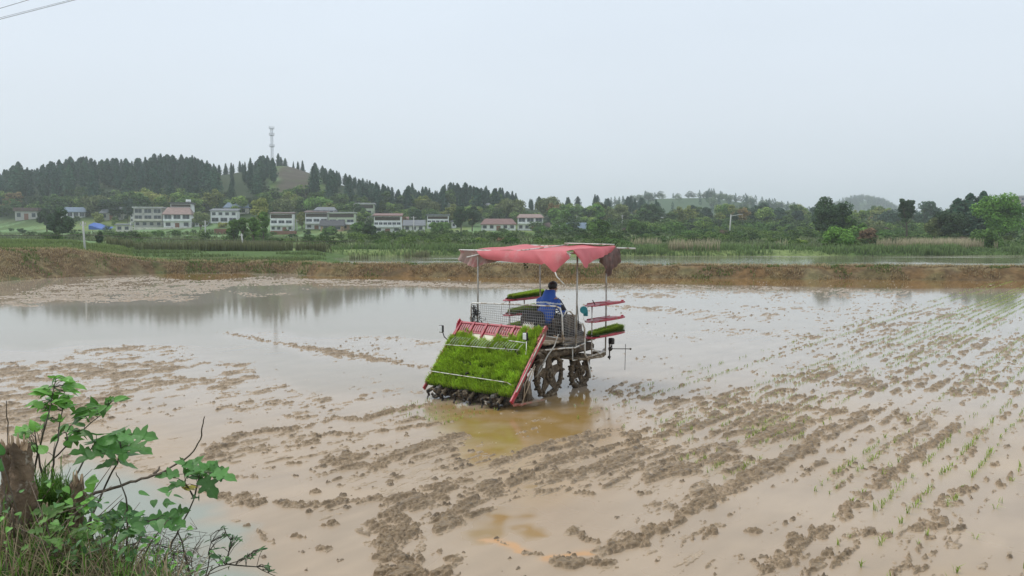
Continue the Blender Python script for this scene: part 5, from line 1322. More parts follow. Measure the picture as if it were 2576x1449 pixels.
sc_p = []
for k_ in range(900):
    u = random.uniform(-150, 2700); Y = random.uniform(286, 318) if u < 1330 else random.uniform(205, 330)
    x = (u - CX) / F * Y
    if u < 1330 and fbm(np.array([x * .05]), np.array([Y * .05]), 2, 91)[0] < -.18: continue
    sc_p.append((x, Y, tz(x, Y) - .4, random.uniform(3.2, 6.5) * (1 if u < 1330 else .85)))
fs_p = []
for k_ in range(1500):
    u = random.uniform(880, 2720) if k_ % 4 else random.uniform(-150, 1200); Y = random.uniform(106, 215)
    x = (u - CX) / F * Y
    if fbm(np.array([x * .045]), np.array([Y * .07]), 3, 92)[0] < (.0 if u > 1200 else .12): continue
    fs_p.append((x, Y, tz(x, Y) - .2, random.uniform(.8, 2.1) * (.8 + Y / 300)))
mass('field_scrub', 'low leafy scrub and weeds in the fields between pond and village', fs_p, 8, 'b')
mass('conifer_wood', 'smaller conifers filling the hillside woods', [(q[1], q[2], q[3], q[4]) for q in CREST], 5, True)
mass('hillside_scrub', 'leafy scrub and small trees covering the foot of the hills', sc_p, 6, 'b')
# --- single trees read off the photograph
def tree(label, u, vt, vb, wpx, kind='green', name='tree', n=4500, seed=None, lean=0.0, flat=.8, leafk=1.0, trunk=True, nl=18, zc=.56, rz=.44, Y=None):
    seed = seed or int(u * 7 + vt)
    p = on_terrain(u, vb) if Y is None else at(u, vb, Y)
    k = p.y / F; h = (vb - vt) * k; rx = wpx * k / 2 / h
    pal = {'green': ((.047, .095, .024), (.135, .230, .054)), 'bright': ((.068, .162, .024), (.176, .324, .061)), 'dark': ((.024, .047, .024), (.061, .101, .043)), 'yellow': ((.135, .162, .041), (.324, .324, .095)),
           'olive': ((.081, .101, .041), (.176, .203, .081)), 'blue': ((.034, .068, .047), (.081, .121, .081)), 'rust': ((.121, .081, .047), (.243, .162, .095)), 'reed': ((.297, .230, .135), (.513, .419, .257))}[kind]
    t = thing(name, label, 'bush' if name == 'bush' else 'tree', p, 0, None, h)
    V, q, C, L_, lr = crown_arrays(seed, n=n, rx=rx, rz=rz, zc=zc, nl=nl, leaf=max(.10 * leafk / h, .16 * p.y / 120 / h * leafk), c0=pal[0], c1=pal[1], flat=flat)
    V[:, 0] += lean * np.clip(V[:, 2], 0, 1) ** 1.3
    link('crown', np_mesh('crown', V, q, C), M_leaf, t)
    if trunk:
        link('trunk', trunk_mesh(seed, .62, min(.03, .16 / h), lean=lean), M_bark, t)
    return t
tree('broad dark tree with a ragged crown left of the tall concrete pole', 150, 518, 603, 74, 'dark', n=6000, zc=.5, rz=.5)
tree('dark tree close behind the leftmost big dark tree', 118, 522, 585, 50, 'dark')
tree('tall dark column-shaped tree between the grey-roofed house and the three-storey house', 322, 484, 560, 30, 'blue', zc=.5, rz=.52)
tree('wide pale green tree above the blue-grey roof', 245, 490, 545, 95, 'olive'); tree('bright yellow-green bamboo clump above the three-storey house', 378, 486, 530, 90, 'yellow')
tree('dull green tree right of the yellow bamboo clump', 470, 495, 540, 60, 'green'); tree('grey-green tree between the pink-roofed house and the white house', 505, 528, 578, 48, 'olive')
tree('tall yellowish tree standing behind the poplar group', 652, 478, 585, 62, 'yellow', n=5000); tree('olive tree right of the yellowish tree, on the slope', 715, 500, 545, 85, 'olive')
tree('leftmost poplar of the group beside the white house', 588, 548, 607, 36, 'green', zc=.52, rz=.5); tree('second poplar from the left in the group', 612, 540, 611, 34, 'green', zc=.52, rz=.5)
tree('third poplar from the left in the group', 638, 535, 613, 36, 'green', zc=.52, rz=.5); tree('rightmost poplar of the group, touching the white house', 663, 526, 611, 36, 'green', zc=.52, rz=.5)
tree('small lime-green bush in front of the white house on the left', 560, 558, 572, 24, 'yellow', 'bush', 1200, trunk=False, zc=.45, rz=.5)
tree('yellow-green tree between the two white houses in the centre left', 760, 528, 575, 36, 'yellow'); tree('green tree above the brown-roofed house', 800, 500, 535, 90, 'green')
tree('round tree standing beside the grey gabled garage', 905, 552, 592, 46, 'green'); tree('dark bush in front of the maroon-roofed house', 930, 562, 600, 44, 'dark'); tree('round bush in front of the dark-roofed shed', 828, 573, 592, 46, 'green', 'bush', 2500, trunk=False)
tree('dark tree in front of the pale green upper house', 905, 518, 548, 34, 'dark'); tree('leafy tree in front of the white house with the dark band', 1105, 556, 590, 62, 'green')
tree('left of the twin dark trees beside the white banded house', 1160, 508, 584, 44, 'dark', zc=.5, rz=.5); tree('right of the twin dark trees, before the red-roofed bungalow', 1188, 500, 582, 46, 'dark', zc=.5, rz=.5)
tree('reddish-brown bare tree on the slope above the maroon-roofed house', 1015, 545, 575, 30, 'rust'); tree('pale olive tree at the hill edge above the small white house', 1075, 500, 545, 60, 'olive')
tree('wide olive tree beside the upper grey-roofed farmhouse', 1290, 500, 553, 100, 'olive', n=5500); tree('pale round tree behind the white house with the blue sheet', 1385, 500, 550, 90, 'olive'); tree('grey-green tree right of the white house with the blue sheet', 1405, 520, 580, 70, 'green')
tree('bright green tree behind the slate-blue-roofed house', 1498, 508, 570, 52, 'bright'); tree('dark green bushy tree just right of the slate-blue-roofed house', 1510, 552, 606, 84, 'green'); tree('round olive tree on the low ridge right of the bright green tree', 1560, 512, 572, 72, 'olive')
tree('large dark tree clump left of the half-hidden white flat roof', 1632, 500, 575, 76, 'dark', n=6000); tree('dark bushy tree below the pole with insulators', 1600, 553, 596, 60, 'green')
for i, (u, vt, vb, w_, kd, lab) in enumerate(((1700, 520, 562, 30, 'blue', 'narrow dark tree at the left end of the far tree row'), (1738, 513, 564, 34, 'blue', 'pointed dark tree in the far tree row, second from left'), (1775, 518, 566, 40, 'blue', 'dark tree at the right end of the first far tree clump'),
     (1915, 510, 570, 70, 'blue', 'large blue-green tree at the left of the far clump before the ridge'), (1962, 518, 572, 40, 'blue', 'mid-sized blue-green tree within the far clump before the ridge'), (2003, 528, 574, 44, 'blue', 'smallest blue-green tree at the right of the far clump'), (1860, 528, 568, 50, 'olive', 'olive tree beside the slanting pole'),
     (1820, 545, 580, 60, 'green', 'low green tree behind the slanting pole'), (1690, 560, 592, 70, 'green', 'low green tree in front of the half-hidden white roof'), (2055, 508, 575, 50, 'blue', 'bluish tree peeping out left of the big round tree'),
     (2240, 530, 578, 90, 'blue', 'hazy blue-green tree left of the leaning tree'), (2335, 505, 580, 90, 'blue', 'hazy grey-green tree right of the leaning tree'), (2200, 555, 590, 70, 'olive', 'olive thicket between the big round tree and the leaning tree'))):
    tree(lab, u, vt, vb, w_, kd, n=3500)
tree('big dark green round tree on the far bank, right of centre', 2085, 490, 612, 118, 'dark', n=9000, nl=26, zc=.58)
tree('light green side crown leaning out right of the big dark round tree', 2120, 520, 612, 80, 'green', n=6000)
tree('bright green dome-shaped bush at the foot of the big dark round tree', 2105, 566, 626, 100, 'bright', 'bush', 6000, trunk=False, zc=.42, rz=.5)
tree('dark purplish bush right of the bright green dome bush', 2182, 562, 624, 60, 'rust', 'bush', 3000, trunk=False, zc=.45, rz=.5); tree('green bush behind the dark purplish bush', 2165, 552, 618, 70, 'green', 'bush', 3000, trunk=False, zc=.45, rz=.5)
tree('thin leaning dark tree standing alone with gaps in its crown', 2282, 488, 606, 46, 'dark', n=4200, nl=34, zc=.66, rz=.36, lean=-.06, flat=.7, seed=5)
tree('dark spreading tree left of the pointed dark trees on the right', 2390, 520, 612, 100, 'dark', n=7000, nl=22)
for u_, vt_, sx_, lb_ in ((2436, 488, 1.5, 'dark pointed tree behind the bright green tree on the right'), (2468, 483, 1.35, 'second dark pointed tree, touching the bright green tree'), (2405, 500, 1.7, 'shorter dark pointed tree above the dark spreading tree')):
    p = on_terrain(u_, 603); inst('conifer', CON[3], p, (603 - vt_) * p.y / F, lb_, 'conifer', None, sx_)
tree('dull brown-green tree left of the spreading dark tree', 2350, 545, 612, 60, 'olive', n=4000)
tree('large bright green tree near the right edge', 2512, 475, 612, 130, 'bright', n=12000, nl=30, zc=.56); tree('bright green tree cut by the right edge', 2600, 500, 612, 90, 'green', n=5000)
tree('green bush below the large bright green tree', 2485, 568, 628, 110, 'green', 'bush', 6000, trunk=False, zc=.42, rz=.5)
tree('dark bush in the paddock left of the canopy, against the field', 1262, 598, 613, 30, 'rust', 'bush', 1500, trunk=False, zc=.45, rz=.5)
tree('dark shrub right of the tall pole, in front of the blue tarpaulin', 252, 580, 615, 26, 'dark', 'bush', 1500, trunk=False, zc=.45, rz=.5)
# --- broadleaf trees and bushes scattered through the village foot and the fields
random.seed(9)
for i in range(170):
    u = random.uniform(-120, 2650); v = random.uniform(524, 572) if u < 1400 else random.uniform(556, 582)
    p = on_terrain(u, v); s = random.uniform(3.5, 7) * (1 if p.y < 262 else 1.35)
    if u < 1400 and 548 < v and random.random() < .45: s *= .5
    kd = random.choices(['green', 'yellow', 'dark', 'rust'], [5, 3.2, 1.6, .5])[0]
    inst('broadleaf_tree', random.choice(BRD[kd]), p, s, {'green': 'green leafy tree among the village houses and hill foot', 'yellow': 'yellow-green leafy tree at the foot of the hills', 'dark': 'dark leafy tree at the foot of the hills', 'rust': 'brownish tree at the foot of the hills'}[kd], 'tree', 'leafy trees around the village, ' + kd, random.uniform(.9, 1.3))
for i in range(150):
    if i < 95: u = random.uniform(1200, 2680); v = random.uniform(580, 628)
    else: u = random.uniform(-100, 1300); v = random.uniform(580, 606)
    p = on_terrain(u, v); s = random.uniform(1.0, 2.6) * (1.2 if p.y > 150 else .8)
    if u < 1300: s *= .7
    kd = random.choices(['green', 'dark', 'yellow', 'rust'], [6, 2.5, .5, .8])[0]
    inst('bush', random.choice(BUSH[kd]), p, s, {'green': 'green bush in the scrub between fields and village', 'yellow': 'yellow-green bush in the scrub between fields and village', 'dark': 'dark green bush in the scrub between fields and village', 'rust': 'brownish dry bush in the scrub between fields and village'}[kd], 'bush', 'bushes in the scrub, ' + kd, random.uniform(1, 1.7))

# --- grasses as ground cover
def grass(name, label, X, Y, h, w_, c0, c1, seed, lean=.4, zoff=-.03):
    Z = terrain(X, Y) + zoff
    V, q, C = blades(np.stack([X, Y, Z], 1), h, w_, lean, c0, c1, seed)
    o = quads_tris(name, V, q, C, M_blade); tag(o, label, None, None, 'stuff')
g = np.random.default_rng(77)
def band(u0, u1, y0, y1, n): 
    u = g.uniform(u0, u1, n); y = g.uniform(y0, y1, n); return (u - CX) / F * y, y, u
X, Y, u = band(830, 2750, 98.5, 106, 26000); d = fbm(X * .15, Y * .3, 3, 5); k_ = g.random(len(X)) < .55 + d
grass('bank_grass', 'lush green grass along the far pond bank', X[k_], Y[k_], .70 + .75 * fbm(X[k_] * .35, Y[k_] * .5, 3, 55), .11, (.08, .13, .045), (.23, .33, .11), 1)
X, Y, u = band(-200, 2750, 104, 215, 46000); d = fbm(X * .05, Y * .09, 3, 6); k_ = d > -.02
grass('field_weeds', 'rough green weeds and grass over the fields before the village', X[k_], Y[k_], .9, .22, (.08, .11, .045), (.22, .26, .12), 2, .6)
X, Y, u = band(270, 1080, 84, 96, 16000); d = fbm(X * .1, Y * .2, 3, 7); k_ = d > .02
grass('reeds', 'tall brownish-green reeds on the left beyond the banks', X[k_], Y[k_], 1.15, .09, (.090, .112, .045), (.225, .225, .112), 3, .25)
X, Y, u = band(1560, 2700, 100, 112, 15000); d = fbm(X * .12 + 9, Y * .2, 3, 8); k_ = d > .32
grass('dry_reeds', 'pale straw-coloured reeds on the far bank', X[k_], Y[k_], 1.5, .07, (.180, .165, .090), (.630, .540, .360), 4, .25)
X, Y, u = band(-200, 420, 60, 84, 26000); k_ = (u < 330 + 40 * fbm(X * .1, Y * .1, 2, 4)) & (fbm(X * .2, Y * .15, 3, 11) > -.2) & (Y > I(u, TOE) + 7)
grass('bank_top_grass', 'bright green grass on top of the left earth bank', X[k_], Y[k_], .34, .06, (.10, .14, .045), (.24, .31, .10), 5)
X, Y, u = band(330, 1250, 66, 84, 18000); k_ = fbm(X * .15, Y * .4, 3, 12) > .1
k_ &= ~((u > 820) & (Y > I(u, TOE) + 3))
grass('verge_grass', 'green verge grass behind the left banks', X[k_], Y[k_], .35, .06, (.09, .13, .045), (.21, .27, .10), 6)
n = 34000; u = g.uniform(-250, 2750, n); y = I(u, TOE) + g.uniform(.3, 4.2, n) + (u < 420) * g.uniform(0, 4, n); X = (u - CX) / F * y
cl_ = fbm(X * .9, y * 1.5, 3, 13); k_ = cl_ > -.1
grass('cut_straw', 'dry cut straw lying on the earth banks', X[k_], y[k_], .26, .05, (.240, .165, .083), (.540, .435, .240), 7, 1.2)
k_ = (cl_ < -.02) & ((u < 800) | (fbm(X * .4, y, 3, 14) > .25))
grass('bank_weeds', 'sparse green weeds on the earth banks', X[k_], y[k_], .24, .05, (.090, .120, .030), (.180, .270, .060), 8, .8)

# ================================================================== RICE SEEDLINGS IN THE FIELD
fn = np.array([sin(HD), cos(HD)]); wn_ = np.array([cos(HD), -sin(HD)])
pts = []
for r0 in np.arange(WL, WL + 40, .30):
    rowp = random.choice([.05, .15, .7, 1.4, 1.5]); 
    if int(round((r0 - WL) / .3)) % 6 == 5: r0 += .12
    ll = np.arange(2, 75, .13)
    for l in ll:
        x, y = fn * l + wn_ * (r0 + random.gauss(0, .012))
        if y < 5.5 or y > 54: continue
        u = CX + F * x / y; v = HOR + 3.1 * F / y
        if u < 1380 or u > 2760: continue
        # headland without plants
        if v > 1060 and v > 1120 + (u - 1600) * .42 and u < 2000: continue
        if v > 1250 and u < 2080: continue
        pr = .6 if (v > 1150) else .75
        if 980 < v < 1350: pr = .5
        if u < 1600 and v > 1000: pr = .35
        if fbm(np.array([x * .7]), np.array([y * .7]), 2, 17)[0] < -.12: pr *= .3
        if random.random() > pr * rowp: continue
        pts.append((x, y))
# freshly planted just behind the machine
for i in range(6):
    for l in np.arange(-1.3, .25, .16):
        xx = -.75 + i * .3
        q = O0 + Matrix.Rotation(-HDG, 3, 'Z') @ Vector((xx + random.gauss(0, .02), l - .25, 0)); pts.append((q.x, q.y))
pts.sort(key=lambda p: p[1])
TUF = []
for s in range(6):
    r = np.random.default_rng(200 + s); n = 6
    V, q, C = blades(np.stack([r.normal(0, .012, n), r.normal(0, .012, n), np.zeros(n) - .015], 1), (.11), .0085, .85, c0=(.16, .26, .03), c1=(.52, .64, .14), seed=s)
    tri = np.concatenate([q[:, [0, 1, 2]], q[q[:, 2] != q[:, 3]][:, [0, 2, 3]]]); m_ = np_mesh('rice_seedling', V, tri, C); m_.materials.append(M_blade); TUF.append(m_)
print('seedlings', len(pts))
for x, y in pts[:290]:
    o = bpy.data.objects.new('rice_seedling', random.choice(TUF)); COL.objects.link(o); o.location = (x, y, 0); s = random.uniform(.75, 1.25); o.scale = (s, s, s); o.rotation_euler = (0, 0, random.uniform(0, 6.28))
    tag(o, 'small pale green rice seedling tuft planted in the muddy paddy rows', 'rice seedling', 'planted rice seedlings')
rest = pts[290:]
if rest:
    P_ = np.array(rest); m_ = 4; base = np.repeat(np.column_stack([P_, np.zeros(len(P_)) - .02]), m_, 0) + np.random.default_rng(3).normal(0, .02, (len(P_) * m_, 3)) * np.array([1, 1, 0])
    V, q, C = blades(base, .085, .009, .85, (.20, .28, .06), (.46, .58, .16), 33)
    o = quads_tris('rice_seedling_rows', V, q, C, M_blade); tag(o, 'rows of pale green rice seedlings running to the far bund', None, 'planted rice seedlings', 'stuff')
# ================================================================== FOREGROUND BANK PLANTS
M_fleaf = attr_mat('broad_leaf', rough=.45, spec=.4, nscale=18, nvar=.12, bump=.3, bscale=35, trans=.28)
M_stem = mat('thin_stem', (.10, .085, .06), rough=.8, var=.3, scale=20)
M_twig = mat('dry_twig', (.16, .12, .085), rough=.9, var=.3, scale=20)
def cu(x, y): return .3788 * x, 900.4 + .3788 * y
def cp(x, y, Y): return at(*cu(x, y), Y)
OUT = {'lobed': [(0, 0), (.16, -.03), (.34, .04), (.30, .16), (.20, .26), (.34, .30), (.50, .44), (.40, .50), (.24, .50), (.18, .56), (.26, .72), (.22, .84), (.10, .92), (0, 1.05)],
       'ovate': [(0, 0), (.14, .02), (.26, .16), (.30, .34), (.26, .54), (.17, .74), (.08, .90), (0, 1.05)],
       'lance': [(0, 0), (.05, .1), (.11, .3), (.12, .5), (.08, .75), (0, 1)],
       'heart': [(0, .06), (.15, -.05), (.32, .02), (.40, .2), (.36, .42), (.24, .64), (.10, .84), (0, .98)]}
class Leaves:
    def __init__(s): s.V = []; s.F = []; s.C = []
    def add(s, p, size, kind='lobed', d=None, nrm=None, col=(.07, .16, .03)):
        o = OUT[kind]
        d = Vector(d) if d else Vector((random.gauss(0, 1), random.gauss(0, 1), random.uniform(-.7, .25)))
        d.normalize()
        n_ = Vector(nrm) if nrm else Vector((random.gauss(0, .35), random.gauss(-.35, .35), 1))
        n_ = (n_ - d * n_.dot(d)).normalized(); sd = d.cross(n_)
        fold = random.uniform(.12, .4); droop = random.uniform(.1, .45); k = len(s.V); t = random.uniform(.7, 1.35)
        c = tuple(q * t for q in col)
        mid = [(0, o[0][1])] + [(0, o[i][1]) for i in range(1, len(o) - 1)] + [(0, o[-1][1])]
        mids = []
        for i, (x, y) in enumerate(o):
            yy = max(0, min(y, 1.05)); mids.append(p + d * (yy * size) - n_ * (droop * yy * yy * size * .5))
        for sg in (1, -1):
            k = len(s.V)
            for i, (x, y) in enumerate(o):
                s.V.append(mids[i]); e_ = mids[i] + sd * (sg * x * size) + n_ * (abs(x) * fold * size) + d * ((y - max(0, min(y, 1.05))) * size)
                s.V.append(e_); s.C += [tuple(q * 1.15 for q in c), c]
            for i in range(len(o) - 1):
                a = k + 2 * i; s.F.append((a, a + 1, a + 3, a + 2))
    def build(s, name, parent): return link(name, np_mesh(name, np.array([tuple(v) for v in s.V]), np.array(s.F), np.array(s.C)), M_fleaf, parent)
def plant(name, label, stems, leaves, Y0, cat='sapling', group=None, colr=(.06, .15, .03), mt=None, r0=.007):
    """stems: lists of crop points with depth offsets; leaves: (x, y, size m, kind[, colour])"""
    base = cp(*stems[0][0], Y0)
    t = thing(name, label, cat, base, 0, group)
    b = MB(); ends = []
    for st in stems:
        n = len(st); pts = [cp(x, y, Y0 + .12 * sin(3.1 * i / n + x * .01) + random.uniform(-.02, .02)) - base for i, (x, y) in enumerate(st)]
        # smooth
        q = []
        for i in range(n - 1):
            for s in (0, .33, .66): q.append(pts[i].lerp(pts[i + 1], s) + Vector((random.gauss(0, .003), 0, random.gauss(0, .003))))
        q.append(pts[-1]); m = len(q)
        b.tube(q, [max(.0022, r0 * (1 - .75 * i / m)) for i in range(m)], 6); ends += q
    L = Leaves()
    for lf in leaves:
        x, y, sz, kd = lf[:4]; col = lf[4] if len(lf) > 4 else colr
        c = cp(x, y, Y0 + random.uniform(-.12, .12)) - base
        near = min(ends, key=lambda e: (e - c).length + .3 * max(0, e.z - c.z)); dv = c - near; dv.y += random.uniform(-.03, .05)
        if dv.length < .02: dv = Vector((random.gauss(0, 1), random.gauss(0, .5), .1))
        dn = dv.normalized(); dn.z -= .15; 
        st0 = c - dn.normalized() * sz * .45
        b.tube([near, near.lerp(st0, .6) + Vector((0, 0, .01)), st0], .0018, 4)
        L.add(st0, sz, kd, d=dn, nrm=(random.gauss(0, .3), random.uniform(-.9, -.1), 1), col=col)
    b.build('stem', mt or M_stem, t)
    if leaves: L.build('leaves', t)
    return t
random.seed(31)
G1 = (.16, .36, .06); G2 = (.10, .24, .055); G3 = (.07, .16, .05)
def jl(lst, sz, kd, col, n=2, j=22): 
    out = []
    for x, y in lst:
        for i in range(n): out.append((x + random.uniform(-j, j), y + random.uniform(-j * .7, j * .7), sz * random.uniform(.75, 1.2), kd, col))
    return out
plant('mulberry_sapling', 'tallest leafy sapling behind the broken stumps with a bright green top', [[(200, 900), (250, 640), (300, 450), (340, 300), (370, 140)], [(330, 1000), (350, 750), (370, 600), (400, 420), (430, 220)], [(300, 900), (250, 620), (230, 480)]],
      jl([(370, 140), (430, 150), (300, 225), (380, 230), (455, 205), (270, 215), (330, 315), (400, 300), (500, 195), (320, 390), (385, 400), (440, 270), (260, 300), (230, 310), (300, 350), (350, 260), (470, 310), (240, 450), (180, 480), (150, 505), (260, 600), (200, 590)], .085, 'ovate', G1, 4, 28), 4.6, colr=G1)
plant('mulberry_sapling', 'slender sapling whose leafy tip arches to the upper right of the tall sapling', [[(280, 1000), (300, 720), (440, 590), (520, 500), (650, 400), (720, 310)], [(440, 590), (440, 500)]],
      jl([(730, 280), (800, 275), (650, 345), (700, 350), (600, 320), (620, 360), (520, 345), (530, 385), (500, 480), (470, 520), (380, 520), (540, 520), (560, 400), (500, 430), (440, 460), (480, 580)], .082, 'ovate', (.10, .25, .04), 3, 26), 4.75)
plant('mulberry_sapling', 'sapling with large dark lobed leaves in the middle of the bank plants', [[(575, 1160), (700, 850), (780, 700), (800, 600), (790, 500)], [(440, 890), (560, 680), (640, 560)]],
      jl([(640, 500), (780, 490), (880, 510), (960, 520), (850, 560), (720, 600), (820, 625), (690, 620), (900, 590), (850, 720), (930, 600), (700, 710), (540, 630), (590, 660), (640, 540), (770, 560)], .125, 'lobed', G2, 1, 12) + jl([(800, 520), (720, 540), (860, 640), (740, 700), (600, 520)], .13, 'ovate', G2, 1), 4.5)
plant('mulberry_sapling', 'outermost sapling with lobed leaves and one yellow leaf over the water', [[(1020, 1560), (1100, 1300), (1170, 1180), (1250, 1020), (1290, 930), (1310, 850), (1330, 770)], [(1290, 930), (1230, 830)]],
      jl([(1110, 780), (1170, 850), (1280, 720), (1330, 760), (1440, 740), (1490, 790), (1380, 850), (1230, 720), (1390, 720)], .12, 'lobed', G2, 2, 16) + jl([(1290, 760), (1350, 740)], .12, 'ovate', G2, 1) + [(1265, 862, .10, 'lobed', (.50, .42, .03))] + jl([(1270, 930), (1320, 920)], .05, 'lance', G3, 3), 4.45)
plant('mulberry_sapling', 'low sapling with small lobed leaves between the middle and outermost saplings', [[(1290, 1560), (1230, 1300), (1190, 1180), (1140, 1080)], [(840, 1560), (838, 1300), (845, 1100), (840, 930), (800, 820), (770, 760)], [(845, 1150), (930, 1110), (1000, 1080), (1130, 1060)]],
      jl([(1130, 1050), (1200, 1020), (1090, 1080), (1040, 1060), (1110, 1115), (1180, 1080)], .10, 'lobed', G2, 1, 10) + jl([(700, 1050), (770, 1070), (850, 1075), (760, 1150), (850, 1165), (920, 1120), (700, 1110), (980, 1080), (900, 1060)], .095, 'ovate', G3, 2) + [(825, 1000, .13, 'ovate', G2), (690, 1065, .12, 'ovate', G2), (775, 1075, .12, 'ovate', G2)], 4.35)
plant('twiggy_weed', 'thin weed with tiny narrow leaves leaning out over the water at the bottom', [[(1330, 1560), (1390, 1410), (1500, 1370), (1640, 1325), (1745, 1265)], [(1500, 1370), (1540, 1250), (1490, 1130)], [(1500, 1370), (1700, 1385), (1830, 1450)], [(1360, 1500), (1390, 1330), (1400, 1180)]],
      jl([(1490, 1130), (1510, 1180), (1560, 1190), (1585, 1200), (1480, 1170), (1540, 1240), (1640, 1310), (1660, 1330), (1720, 1280), (1745, 1265), (1620, 1340), (1430, 1270), (1410, 1310), (1450, 1320), (1790, 1400), (1810, 1420), (1770, 1380), (1690, 1310)], .04, 'lance', G3, 5, 18), 4.3, cat='weed', r0=.0045)
plant('bare_twig', 'long bare twig curving up to the right from the shorter stump', [[(550, 970), (590, 920), (640, 895), (800, 850), (900, 815), (1020, 780), (1110, 740), (1200, 690), (1290, 620), (1330, 540), (1345, 460), (1358, 390)], [(1020, 780), (1060, 720)]], [], 4.4, cat='twig', mt=M_twig, r0=.010)
plant('bare_twig', 'bare upright twig at the left edge above the tall stump', [[(60, 640), (52, 520), (45, 380), (42, 285)]], [], 4.2, cat='twig', mt=M_twig, r0=.005)
plant('heart_leaf_weed', 'low weed with broad heart-shaped leaves in the bottom left corner', [[(170, 1560), (150, 1450), (120, 1400)], [(170, 1560), (220, 1400)], [(620, 1560), (615, 1400)]],
      jl([(100, 1385), (180, 1400), (220, 1360), (130, 1420), (240, 1420), (60, 1395)], .17, 'heart', G1, 1, 10) + jl([(240, 1260), (180, 1300), (310, 1260), (600, 1380), (640, 1390), (630, 1420), (-10, 600), (-5, 720)], .08, 'heart', (.06, .17, .035), 1, 12), 3.95, cat='weed', colr=G1)
# feathery fern-like clump
t = thing('fern_clump', 'feathery bright green fern-like clump between the two broken stumps', 'fern', cp(330, 1150, 4.5)); b0 = cp(330, 1150, 4.5)
n = 3800; rr = np.random.default_rng(8); cx = rr.normal(340, 75, n).clip(195, 490); cy = 1030 + rr.normal(0, 80, n)
Yv = 4.5 + rr.uniform(-.25, .2, n)
Pv = np.array([tuple(cp(a, c, d) - b0) for a, c, d in zip(cx, cy, Yv)])
V, q, C = blades(Pv, .10, .006, .95, (.06, .14, .02), (.17, .33, .05), 9); quads_tris('fronds', V, q, C, M_blade, t)
# broken stumps
M_stump = mat('old_bark', (.17, .115, .07), rough=.95, var=.4, scale=12, bump=1.0, bscale=28, dirt=(.42, .36, .28), dirt_amt=.25, dscale=14)
M_wood = mat('broken_wood', (.36, .26, .16), rough=.9, var=.3, scale=30)
def stump(label, pts, rad, Y0, seed):
    random.seed(seed); base = cp(*pts[-1], Y0); t = thing('tree_stump', label, 'stump', base)
    P_ = [cp(x, y, Y0) - base for x, y in pts][::-1]; rad = rad[::-1]
    q = []; rs = []
    for i in range(len(P_) - 1):
        for s in np.linspace(0, 1, 9, endpoint=False):
            q.append(P_[i].lerp(P_[i + 1], float(s))); rs.append(rad[i] + (rad[i + 1] - rad[i]) * s)
    q.append(P_[-1]); rs.append(rad[-1])
    b = MB(); nn = 20; vs = []
    for j, (p, r) in enumerate(zip(q, rs)):
        for i in range(nn):
            a = 2 * pi * i / nn; k = 1 + .16 * sin(3 * a + j * .35 + seed) + .12 * sin(7 * a - j * .5) + random.uniform(-.07, .07)
            top = .0 if j < len(q) - 1 else random.uniform(-.03, .05)
            vs.append((p.x + r * k * cos(a), p.y + r * k * sin(a), p.z + top))
    fs = [(j * nn + i, j * nn + (i + 1) % nn, (j + 1) * nn + (i + 1) % nn, (j + 1) * nn + i) for j in range(len(q) - 1) for i in range(nn)]
    b.add(vs, fs, True)
    for i in range(14):
        j = random.randint(3, len(q) - 1); a = random.uniform(0, 6.28); p = q[j]; r = rs[j]
        b.blob((p.x + r * cos(a), p.y + r * sin(a), p.z), random.uniform(.01, .024), 1, .3, (1, 1, 1.6))
    b.build('bark', M_stump, t)
    b = MB(); p = q[-1]; r = rs[-1]; ring = [vs[(len(q) - 1) * nn + i] for i in range(nn)]
    b.add(ring + [(p.x, p.y, p.z - .03)], [(i, (i + 1) % nn, nn) for i in range(nn)])
    for i in range(5):
        a = random.uniform(0, 6.28); b.tube([(p.x + r * .7 * cos(a), p.y + r * .7 * sin(a), p.z - .05), (p.x + r * .8 * cos(a), p.y + r * .8 * sin(a), p.z + random.uniform(.03, .07))], [.012, .003], 5)
    b.build('broken_top', M_wood, t)
stump('thick mottled broken stump, the taller one at the left edge', [(128, 590), (150, 760), (165, 900), (155, 1050), (125, 1190), (60, 1320), (-30, 1460)], [.044, .05, .053, .053, .058, .07, .09], 4.1, 1)
stump('dark narrow stump directly left of the thick mottled stump', [(50, 600), (65, 800), (62, 980), (55, 1150), (40, 1400)], [.034, .038, .04, .044, .05], 4.25, 2)
stump('shorter splintered stump standing right of the fern-like clump', [(520, 835), (512, 960), (510, 1100), (500, 1250), (492, 1460)], [.026, .031, .033, .035, .04], 4.2, 3)
stump('thin short dead stub between the two big stumps', [(310, 1040), (300, 1150), (290, 1300), (285, 1450)], [.018, .02, .022, .024], 4.15, 4)
